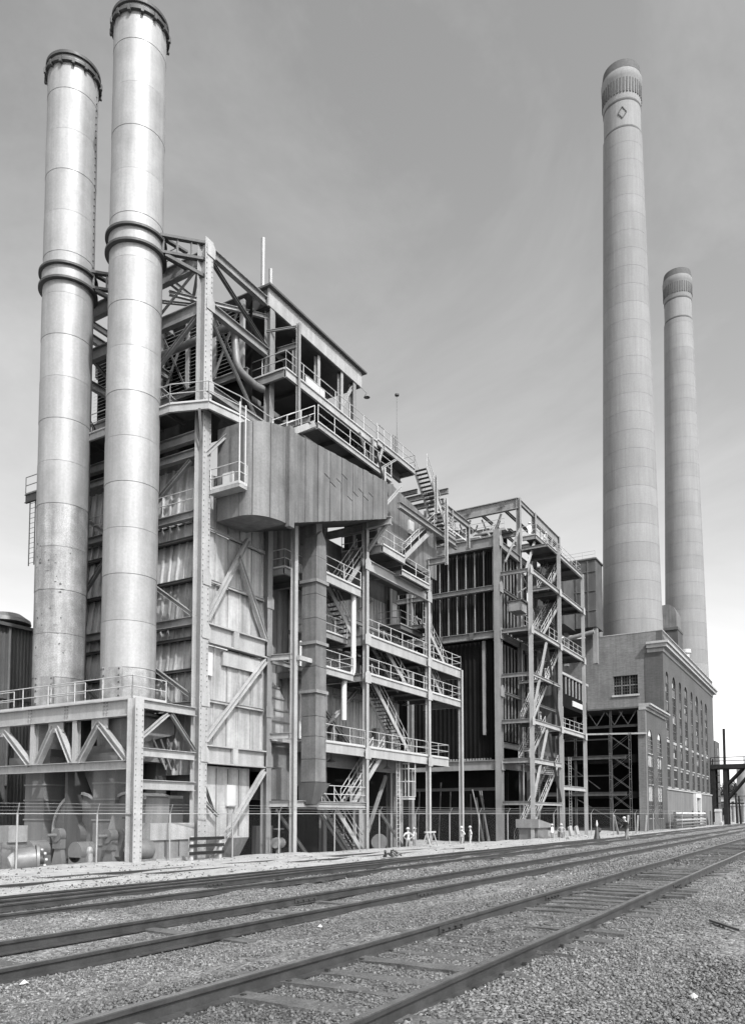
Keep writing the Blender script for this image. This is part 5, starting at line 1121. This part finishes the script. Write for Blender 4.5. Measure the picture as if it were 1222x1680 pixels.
def person(loc, head, label, shirt=.5, trouser=.2, pose='stand', hat='hard', group='workers on the site', h=1.75):
    """one skinned body; local +X is where the person faces"""
    loc = V(loc); lean = .16 if pose == 'walk' else (.3 if pose == 'bend' else .0); st = .22 if pose == 'walk' else .04
    J = {'pel': (0,0,.95), 'spi': (lean*.45,0,1.2), 'che': (lean*.9,0,1.4), 'nck': (lean*1.15,0,1.52), 'hd0': (lean*1.4+.02,0,1.62), 'hd1': (lean*1.5+.02,0,1.74)}
    E_ = [('pel','spi'),('spi','che'),('che','nck'),('nck','hd0'),('hd0','hd1')]
    Rr = {'pel': (.145,.115), 'spi': (.13,.1), 'che': (.145,.105), 'nck': (.06,.06), 'hd0': (.085,.095), 'hd1': (.08,.09)}
    for s, sd in ((1,'l'),(-1,'r')):
        J['hp'+sd] = (0, s*.1, .88); J['kn'+sd] = (s*st*.6+.03, s*.11, .5); J['an'+sd] = (s*st*(1.2 if s > 0 else 1.4)-.02, s*.11, .09); J['to'+sd] = (s*st*1.2+.14, s*.12, .04)
        J['sh'+sd] = (lean*.95, s*.2, 1.43)
        if pose == 'hips': J['el'+sd] = (-.08, s*.42, 1.2); J['wr'+sd] = (.05, s*.2, 1.03); J['ha'+sd] = (.1, s*.14, 1.0)
        elif pose == 'walk': J['el'+sd] = (lean-.02-s*.12, s*.23, 1.15); J['wr'+sd] = (lean+.16-s*.16, s*.2, .98); J['ha'+sd] = (lean+.2-s*.17, s*.19, .92)
        else: J['el'+sd] = (lean*.7, s*.26, 1.14); J['wr'+sd] = (lean+.12, s*.24, .92); J['ha'+sd] = (lean+.15, s*.23, .84)
        E_ += [('pel','hp'+sd),('hp'+sd,'kn'+sd),('kn'+sd,'an'+sd),('an'+sd,'to'+sd),('che','sh'+sd),('sh'+sd,'el'+sd),('el'+sd,'wr'+sd),('wr'+sd,'ha'+sd)]
        wide = 1.35 if pose == 'walk' else 1.
        Rr.update({'hp'+sd: (.1*wide,.1*wide), 'kn'+sd: (.075*wide,.075*wide), 'an'+sd: (.06*wide*1.2,.06*wide*1.2), 'to'+sd: (.05,.04), 'sh'+sd: (.07,.07), 'el'+sd: (.052,.052), 'wr'+sd: (.036,.036), 'ha'+sd: (.042,.03)})
    nm = list(J); k = h/1.8
    me = bpy.data.meshes.new('person'); me.from_pydata([V(J[a])*k for a in nm], [(nm.index(a), nm.index(b)) for a, b in E_], []); me.update()
    o = bpy.data.objects.new('person', me); C.objects.link(o); o.location = loc; o.rotation_euler.z = head
    md = o.modifiers.new('skin', 'SKIN'); md.use_smooth_shade = True
    for i, a in enumerate(nm): me.skin_vertices[0].data[i].radius = (Rr[a][0]*k, Rr[a][1]*k); me.skin_vertices[0].data[i].use_root = (a == 'pel')
    ss = o.modifiers.new('sub', 'SUBSURF'); ss.levels = 1; ss.render_levels = 2
    me.materials.append(cloth_mat('workwear', shirt, trouser, .93))
    tag(o, label, 'person', group); c = V(J['hd1'])*k; INV[o.name] = Matrix.Identity(4)
    if hat:
        hb = B().lathe((c.x, c.y, c.z-.01), [(.1, 0), (.155, -.015), (.155, 0), (.118, .02), (.108, .07), (.07, .115), (.0, .13)], 18)
        ho = bpy.data.objects.new('hard_hat', hb.mesh('hard_hat')); C.objects.link(ho); ho.data.materials.append(M['white']); ho.data.shade_smooth(); ho.parent = o
    return o
def gp(px, back, Z=None):
    """a ground point behind (or before) the fence on the picture column px"""
    r = ray(px, 1335); t = min(np.arange(20, 130, .05), key=lambda t: abs(r[1]*t-float(fence_y(r[0]*t))-back)); x, y = r[0]*t, r[1]*t
    return V((x, y, float(gz(x, y)) if Z is None else Z))
wk_ = onZ(1028, 1380, .08); wk_.z = float(gz(wk_.x, wk_.y))
person(wk_, R(150), 'worker in dark shirt and white hat striding across the rail yard', .04, .13, 'walk', h=1.82)
person(gp(669, 1.4), R(60), 'worker with back turned and pale shirt, left of two behind the sawhorse', .42, .22, 'hips')
person(gp(680, 1.6), R(100), 'worker in pale shirt leaning close to his mate behind the sawhorse', .5, .2, 'stand')
person(gp(757, 1.5), R(140), 'worker with hands on hips wearing a light shirt, outside the dark boiler bay', .55, .3, 'hips')
person(gp(771, 1.5), R(120), 'worker in light overalls and hard hat facing the dark boiler bay', .5, .4, 'hips')
person(gp(905, 2.2), R(90), 'worker in white shirt beside the tool shelter', .65, .2, 'stand')
person(gp(920, 2.2), R(200), 'worker in grey shirt and white hat before the stair tower foot', .3, .2, 'hips')
person((79.3, 26.7, 11.15), R(-60), 'worker in white hat at the rail of the lower stair-tower landing', .45, .15, 'stand')
person((84.6, 26.4, 19.9), R(-100), 'worker in dark clothes with white hat on the upper stair-tower landing', .06, .05, 'bend')
person((83.5, 26.2, 19.9), R(-20), 'worker in pale shirt on the upper stair-tower landing', .5, .3, 'bend')
person((77.2, 26.9, 30.9), R(-120), 'worker in white overalls on the topmost walkway', .7, .6, 'stand')
person((80.6, 26.7, 30.9), R(-60), 'worker stooping over the rail of the topmost walkway', .5, .3, 'bend')
person((71.2, 39.2, 29.1), R(170), 'worker in dark jacket among the roof machinery of the stripped boiler house', .05, .1, 'bend')
person((70.9, 36.4, 29.1), R(200), 'worker in pale jacket among the roof machinery of the stripped boiler house', .45, .3, 'bend')
# ================================================================== SMALL THINGS ALONG THE FENCE
def post_rail(pts, rails, label):
    t = thing('timber_barrier', label, 'barrier', pts[0])
    for p in pts: B().box((p[0]-.09, p[1]-.09, -.1), (p[0]+.09, p[1]+.09, 1.12)).build('post', 'wood', t)
    for z in rails: B().bar((pts[0][0]-.2, pts[0][1]-.12, z), (pts[-1][0]+.2, pts[-1][1]-.12, z), .05, .15).build('rail', 'timber_d', t)
b0, b1 = onZ(303, 1410, 0), onZ(350, 1407, 0); post_rail([(b0.x, b0.y-.4, 0), (b1.x, b1.y-.4, 0)], (.3, .66, 1.0), 'timber barrier of dark rails on pale posts before the corner column')
sh_ = onZ(699, 1389, 0); sq = thing('sawhorse', 'wooden A-frame sawhorse standing on the dirt before the fence', 'sawhorse', sh_)
for s in (-.55, .55):
    for e in (-.3, .3): B().bar((sh_.x+s, sh_.y+e-.3, -.02), (sh_.x+s*.9, sh_.y-.3, .95), .09, .06).build('leg', 'wood', sq)
    B().bar((sh_.x+s*.95, sh_.y-.5, .35), (sh_.x+s*.95, sh_.y-.1, .35), .06, .08).build('brace', 'wood', sq)
B().bar((sh_.x-.75, sh_.y-.3, .97), (sh_.x+.75, sh_.y-.3, .97), .12, .12).build('beam', 'wood', sq)
gc = onZ(147, 1419, -.1); gcy = thing('gas_cylinder', 'pale gas cylinder standing behind the fence near the scorched stack', 'gas cylinder', gc)
B().lathe((gc.x+.5, gc.y+.6, -.55), [(.14, 0), (.15, .05), (.15, 1.05), (.12, 1.18), (.05, 1.24)], 16).build('bottle', 'steel_l', gcy, smooth=40); B().tube((gc.x+.5, gc.y+.6, .69), (gc.x+.5, gc.y+.6, .85), .035, 8).build('valve', 'machine', gcy)
sv = onZ(48, 1424, 0); va = thing('salvaged_motor', 'salvaged round motor lying on its side by the fence', 'motor', sv); sx, sy = sv.x+.4, sv.y+.5
B().tube((sx-.5, sy+.25, .25), (sx+.15, sy-.15, .3), .5, 20, .55).build('casing', 'machine', va, smooth=40); B().tube((sx+.15, sy-.15, .3), (sx+.25, sy-.21, .3), .62, 20).build('end_flange', 'machine', va, smooth=40)
B().tube((sx+.25, sy-.21, .3), (sx+.42, sy-.31, .3), .2, 14).build('hub', 'ring', va, smooth=40)
for k in range(10):
    t = 6.28*k/10; B().tube((sx+.25, sy-.2+.42*math.cos(t), .3+.42*math.sin(t)), (sx+.33, sy-.25+.42*math.cos(t), .3+.42*math.sin(t)), .07, 8).build('bolt_boss', 'steel_l', va)
ce = B().lathe((0,0,0), [(.02, 0), (.3, .08), (.42, .3), (.44, .5)], 16).build('end_bell', 'steel_l', va, loc=(sx-.75, sy+.4, .1), smooth=40); ce.rotation_euler = (.4, R(70), 0)
pm = onZ(12, 1424, 0); pu = thing('pump_block', 'squat grey pump block behind the left end of the fence', 'pump', pm); px_, py_ = pm.x+1., pm.y+1.2
B().box((px_-.7, py_-.4, -.5), (px_+.5, py_+.5, 1.0)).build('block', 'machine', pu); B().box((px_-.5, py_-.5, 1.0), (px_+.4, py_+.4, 1.7)).build('hood', 'steel', pu); B().tube((px_-1.2, py_, .2), (px_-.6, py_, .2), .3, 14).build('motor_end', 'machine', pu)
# motors behind the fence between columns
for k, (px, bk, lb) in enumerate(((457, 1.6, 'grey valve stand behind the fence under the downcomer duct'),)):
    g_ = gp(px, bk); t = thing('valve_stand', lb, 'valve', g_); B().tube(g_, g_+V((0,0,1.4)), .16, 12).build('pipe', 'machine', t, smooth=50); B().tube(g_+V((-.3,0,1.1)), g_+V((.3,0,1.1)), .3, 16).build('valve_body', 'steel_l', t, smooth=50); B().tube(g_+V((0,0,1.4)), g_+V((0,0,1.9)), .05, 8).tube(g_+V((0,0,1.85)), g_+V((0,0,1.92)), .32, 16).build('hand_wheel', 'machine', t)
    B().box((g_.x-.5, g_.y+1.2, -.5), (g_.x+1., g_.y+1.5, 1.5)).build('panel_board', 'machine', t)
dr = gp(622, 2.6); dm = thing('steel_drum', 'round steel drum end-on in the shadow behind the stair foot', 'drum', dr); B().tube(dr+V((0,0,.8)), dr+V((.9,.5,.8)), .55, 22).build('shell', 'duct', dm, smooth=40); B().box((dr.x, dr.y, -.5), (dr.x+.9, dr.y+.6, .3)).build('cradle', 'steel_d', dm)
# tool shelter by the stair tower, and the long ladder
ts = gp(887, 2.4); sh2 = thing('tool_shelter', 'small grey tool shelter with a slanting roof at the stair tower foot', 'shelter', ts)
B().box((ts.x-1.6, ts.y-.2, -.55), (ts.x+1.4, ts.y+1.6, .9)).build('box', 'machine', sh2); B().prism([(ts.x-1.9, ts.y-.4, .9), (ts.x+1.7, ts.y-.4, .9), (ts.x+1.7, ts.y-.4, 1.25), (ts.x-1.9, ts.y-.4, 1.7)], (0, 2.2, 0)).build('roof', 'steel', sh2, fix=True)
for px in (940, 950):
    b_ = gp(px, 2.0); t = thing('concrete_slab', 'pale broken slab leaning at the foot of the long ladder', 'slab', b_, 'broken slabs by the ladder'); B().prism([(b_.x-.45, b_.y, -.55), (b_.x+.45, b_.y, -.55), (b_.x+.4, b_.y+.3, 1.0), (b_.x-.4, b_.y+.3, .85)], (.05, .2, 0)).build('slab', 'stone', t, fix=True)
ld_ = thing('long_ladder', 'long pale ladder standing upright inside the stair tower', 'ladder', (84.2, 25.2, -.5)); o = ladder((84.2, 25.2, -.5), 8.4, ld_, 'wood', .85, 'x', 'ladder_frame')
# switch stand
s_ = onZ(980, 1378, .1); ss_ = thing('switch_stand', 'dark railway switch stand beside the third track', 'switch stand', s_); x, y = s_.x, s_.y
B().box((x-.45, y-.2, .05), (x+.45, y+.2, .22)).build('base', 'rail', ss_); B().lathe((x-.2, y, .2), [(.28, 0), (.2, .3), (.1, .9), (.07, 1.0)], 12).build('body', 'rail', ss_, smooth=40); B().lathe((x-.2, y, 1.2), [(.07, 0), (.09, .15), (.02, .5)], 10).build('marker', 'white', ss_)
B().tube((x+.4, y, .2), (x+.4, y, .75), .04, 8).build('lever', 'rail', ss_); B().lathe((x+.4, y, .7), [(.08, 0), (.2, .12), (.18, .32), (.05, .4)], 12).build('counterweight', 'rail', ss_, smooth=40)
hl = onZ(645, 1404, .1); t = thing('scrap_heap', 'small dark heap of scrap between the far rails', 'scrap heap', hl)
for k in range(9): a = random.uniform(-.7, .7); B().tube((hl.x+a, hl.y+random.uniform(-.2,.2), .1), (hl.x+a+random.uniform(-.4,.4), hl.y+random.uniform(-.2,.2), .1+random.uniform(.05,.3)), .06, 6).build('scrap', 'rail', t)
# planks, rubble and pipes before the annex and power house
def heap(n, x0, x1, y0, y1, label, s=.5, m='rubble'):
    t = thing('rubble_heap', label, 'rubble', ((x0+x1)/2, (y0+y1)/2, 0))
    for k in range(n):
        x, y = random.uniform(x0, x1), random.uniform(y0, y1); r = random.uniform(.25, 1)*s; z = float(gz(x, y))
        v = [(x+r*a*random.uniform(.5,1), y+r*b*random.uniform(.5,1), z+r*(c+.3)*random.uniform(.4,1)) for a, b, c in ((-1,-1,-.5),(1,-1,-.5),(1,1,-.5),(-1,1,-.5),(-.7,-.6,.6),(.6,-.7,.5),(.7,.6,.7),(-.6,.7,.5))]
        B().add(v, [(0,3,2,1),(4,5,6,7),(0,1,5,4),(1,2,6,5),(2,3,7,6),(3,0,4,7)]).build('chunk', m, t)
heap(26, 92, 99, 20.8, 23.2, 'heap of broken masonry behind the fence before the annex')
heap(22, 84, 88, 18.2, 18.9, 'low ridge of pale spoil at the fence foot', .3, 'stone')
heap(16, 66, 76, 20.6, 21.6, 'low ridge of dug earth before the stair tower', .35, 'rubble')
for k, px in enumerate((1012, 1030, 1046, 1060)):
    g_ = gp(px, 2.2, -.1); t = thing('timber_prop', ['slanting pale timber prop leaning behind the fence, lowest of them', 'upright pale timber post among rubble behind the fence', 'pale timber board stood on end near the annex pier', 'pale timber strut below the arched windows'][k], 'timber', g_)
    B().bar(g_+V((-1.6 if k == 0 else 0, 0, 2.1)), g_+V((1.8 if k == 0 else .5, .3, -.3)), .22, .14).build('board', 'wood', t)
for i in range(5):
    a, b = onY(1117, 1342, YE-2.5), onY(1165, 1342, YE-2.5); z = .25+.5*i; t = thing('steel_pipe', ['bare steel pipe, bottom of the rack by the power house wall', 'bare steel pipe, second up in the rack by the power house wall', 'bare steel pipe in the middle of the rack by the power house wall', 'bare steel pipe, second from top of the rack by the power house wall', 'pale steel pipe on top of the rack by the power house wall'][i], 'pipe', (a.x, YE-1.6, z), 'pipes racked along the power house')
    B().tube((a.x, YE-1.6-.1*(i % 2), z), (b.x, YE-1.6, z), .16, 10).build('tube', ['steel_d', 'machine', 'stone', 'steel_d', 'white'][i], t, smooth=50); B().tube((a.x-.1, YE-1.6-.1*(i % 2), z), (a.x+.02, YE-1.6-.1*(i % 2), z), .22, 10).build('coupling', 'steel_d', t)
for k in range(5):
    x = 138+7*k; t = thing('rack_post', 'short post holding the stacked pipes off the ground', 'post', (x, YE-1.2, 0), 'posts of the pipe rack'); B().box((x-.1, YE-1.35, -.2), (x+.1, YE-1.15, 2.7)).build('post', 'steel_d', t); B().box((x-.3, YE-1.7, -.2), (x+.3, YE-.9, .05)).build('foot', 'rubble', t)
ob = onZ(1142, 1350, 0); t = thing('old_boiler_drum', 'dark rusted boiler drum lying on the ground near the pipes', 'drum', ob); B().tube((ob.x-3, ob.y+.4, .95), (ob.x+6, ob.y+.6, .95), .95, 24).build('shell', 'duct_d', t, smooth=40)
for k in (-1.5, 3.5): B().box((ob.x+k, ob.y-.4, -.2), (ob.x+k+.4, ob.y+1.4, .3)).build('cradle', 'timber_d', t)
# ================================================================== TIMBER GANTRY AND THE FAR RIGHT
g0 = onZ(1191, 1353, .02); GX, GY = g0.x, g0.y
GA = thing('timber_gantry', 'dark timber gantry tower with ladder, knee braces and railed deck over the tracks', 'gantry', (GX, GY, 0))
tp = 11.2
for dx in (0, 3.4):
    for dy in (0, 2.2): B().box((GX+dx-.38, GY+dy-.38, -.2), (GX+dx+.38, GY+dy+.38, tp)).build('post', 'timber_d', GA)
B().box((GX-.6, GY-22, tp), (GX+4, GY+3.2, tp+.75)).build('deck_beam', 'timber_d', GA)
for dx in (0, 3.4):
    B().bar((GX+dx, GY-.2, tp-3.2), (GX+dx, GY-3.2, tp), .35, .35).build('knee_brace', 'timber_d', GA); B().bar((GX+dx, GY-.2, tp-6.2), (GX+dx, GY-5.2, tp), .3, .3).build('knee_brace', 'timber_d', GA)
B().bar((GX, GY+4.6, -.1), (GX, GY+2.4, tp), .3, .3).build('raker', 'timber_d', GA); B().bar((GX, GY+2.4, tp), (GX, GY+2.2, tp+2), .2, .2).build('raker', 'timber_d', GA)
for k in range(7): B().bar((GX, GY+2.6+.27*(6-k), 1.5+1.4*k), (GX, GY+1., 1.5+1.4*k), .12, .16).build('ladder_rung', 'timber_d', GA)
railing([(GX-.4, GY+2.6, tp+.75), (GX-.4, GY-22, tp+.75)], 'timber_d', GA, 1.5, 6., .08); B().box((GX-.25, GY-.2, tp+.7), (GX+.2, GY+.25, tp+8.)).build('mast', 'timber_d', GA)
for k, (px, py, hgt, X_) in enumerate(((1196, 1353, 9.5, 0), (1209, 1352, 9.0, 0), (1215, 1353, 6., 0))):
    p = onZ(px, py-1, 0.); t = thing('wooden_pole', ['dark leaning pole just behind the gantry', 'slim dark pole standing clear beyond the gantry', 'short pole by the white columns beyond the gantry'][k], 'pole', p); B().tube(p+V((0,0,-.2)), p+V((0,.3,hgt)), .26, 10, .16).build('shaft', 'timber_d', t, smooth=50); B().bar(p+V((-.1,-.5,hgt-.9)), p+V((.1,.8,hgt-.9)), .16, .16).build('crosspiece', 'timber_d', t)
cb_ = onZ(1178, 1354, 0); t = thing('relay_cabinet', 'pale relay cabinet on a plinth at the gantry foot', 'cabinet', cb_); B().box((cb_.x-.9, cb_.y-.5, .6), (cb_.x+.9, cb_.y+.5, 2.6)).build('box', 'stone', t); B().box((cb_.x-1.1, cb_.y-.7, -.1), (cb_.x+1.1, cb_.y+.7, .6)).build('plinth', 'rubble', t); B().prism([(cb_.x-1, cb_.y-.6, 2.6), (cb_.x+1, cb_.y-.6, 2.6), (cb_.x, cb_.y-.6, 3.1)], (0, 1.2, 0)).build('lid', 'stone', t, fix=True)
def bldg(px0, px1, X_, z1, label, wm='stucco', cols=8, base=0):
    a, b = onX(px0, 1335, X_), onX(px1, 1335, X_); t = thing('distant_shed', label, 'building', (X_, a.y, 0)); y0, y1 = b.y, a.y
    B().box((X_, y0, base-.5), (X_+25, y1, z1)).build('wall', wm, t); B().box((X_-.6, y0-.6, z1), (X_+25.6, y1+.6, z1+.6)).build('roof', 'roofing', t); w_ = (y1-y0)/cols
    for k in range(cols): B().box((X_-.08, y0+w_*(k+.25), base+(z1-base)*.35), (X_, y0+w_*(k+.8), base+(z1-base)*.8)).build('window', 'glass', t)
bldg(1172, 1260, 320, 8.5, 'long low far shed with a pale window band under the trees', 'white', 10)
bldg(1168, 1215, 262, 5.0, 'low dark far shed beyond the gantry', 'machine', 6)
tk = onX(1219, 1335, 240); t = thing('storage_tank', 'tall pale storage tank far off beyond the gantry', 'tank', (240, tk.y, 0)); B().lathe((240, tk.y-1.5, -.3), [(3., 0), (3., 15), (2.8, 15.4), (.4, 16.6), (.3, 19.5)], 32).build('shell', 'stone', t, smooth=40); B().lathe((240, tk.y-1.5, 7.), [(3.04, 0), (3.1, .1), (3.04, .2)], 32, False).build('band', 'machine', t)
for k in range(4): 
    p = onX(1196+8*k, 1335, 215); t = thing('loading_column', 'pale round column of the far loading dock', 'column', (215, p.y, 0), 'columns of the far loading dock'); B().lathe((215, p.y, -.3), [(.7, 0), (.7, .3), (.5, .4), (.5, 4.4), (.7, 4.5), (.7, 4.9)], 16).build('shaft', 'stone', t, smooth=40)
    B().box((214.6, p.y-1.2, 4.65), (215.4, p.y+1.2, 4.9)).build('capital', 'stone', t)
def tree(x, y, hgt, w_, label):
    t = thing('far_tree', label, 'tree', (x, y, 0), 'trees beyond the far sheds'); tr = B().tube((x, y, -.3), (x, y, hgt*.55), w_*.07, 8, w_*.03)
    for k in range(6): a = 1.05*k; tr.tube((x, y, hgt*(.3+.04*k)), (x+w_*.3*math.cos(a), y+w_*.3*math.sin(a), hgt*.65), w_*.03, 5, w_*.012)
    tr.build('trunk', 'bark', t); vs = []; fs = []; cl = [(random.gauss(0, .25)*w_, random.gauss(0, .25)*w_, hgt*random.uniform(.4, .92), random.uniform(.12, .24)*w_) for _ in range(22)]
    for cx, cy, cz, r in cl:
        for _ in range(55):
            d = V((random.gauss(0,1), random.gauss(0,1), random.gauss(0,1))).normalized()*r*random.uniform(.5, 1.05); c = V((x+cx, y+cy, cz))+d; a = V((random.gauss(0,1), random.gauss(0,1), random.gauss(0,1))).normalized()*r*.22; b = a.cross(V((random.gauss(0,1), random.gauss(0,1), 1)).normalized())
            o = len(vs); vs += [c-a, c+b, c+a, c-b]; fs.append((o, o+1, o+2, o+3))
    B().add(vs, fs).build('crown', 'leaf', t)
for k, px in enumerate((1168, 1180, 1190, 1200, 1209, 1218, 1230, 1242)):
    p = onX(px, 1335, 395+9*(k % 3)); tree(p.x, p.y, 12.5+2.2*((k*5) % 4), 9+1.6*(k % 3), ['spreading dark tree beyond the far sheds', 'taller dark tree rising above the far shed roof'][(k*5) % 4 > 1])

# ================================================================== LITTER ON THE BALLAST
def bit(px, py, z, s, m, label, name='litter'):
    p = onZ(px, py, z); p.z = float(gz(p.x, p.y)+wob(p.x, p.y))+.01; n = 9; v = []
    for k in range(n):
        a = 6.283*k/n; r = s*random.uniform(.6, 1.1); v.append((p.x+r*math.cos(a), p.y+r*math.sin(a)*.8, p.z+random.uniform(0, .3)*s))
    v += [(p.x+s*.1, p.y, p.z+s*.8), (p.x, p.y, p.z-.01)]
    tag(B().add(v, [(k, (k+1) % n, n) for k in range(n)]+[((k+1) % n, k, n+1) for k in range(n)]).build(name, m), label, 'litter')
bit(1137, 1641, .7, .05, 'white', 'crumpled white paper on the gravel right of the foremost track', 'paper_scrap')
bit(525, 1521, .45, .06, 'white', 'flat white paper scrap on gravel just before the second track', 'paper_scrap')
bit(40, 1592, .6, .06, 'white', 'white paper scrap between the foremost and second track', 'paper_scrap')
bit(126, 1464, .15, .08, 'white', 'white rag lying by the third track rail', 'rag')
for k, (px, py, L, lb) in enumerate(((1190, 1520, .42, 'dark splintered board on the gravel right of the foremost track'), (900, 1570, .3, 'short dark splinter of timber near the outer rail'), (935, 1466, .3, 'dark wood splinter lying outside the foremost rail'))):
    p = onZ(px, py, .7); p.z = float(gz(p.x, p.y)+wob(p.x, p.y))+.02; a = .5+k
    tag(B().prism([p+V((-L*math.cos(a), -L*math.sin(a), 0)), p+V((L*math.cos(a), L*math.sin(a)-.03, .01)), p+V((L*.9*math.cos(a), L*math.sin(a)+.05, .01)), p+V((-L*.8*math.cos(a), -L*math.sin(a)+.06, 0))], (0,0,.03)).build('wood_splinter', 'tie', fix=True), lb, 'wood scrap')
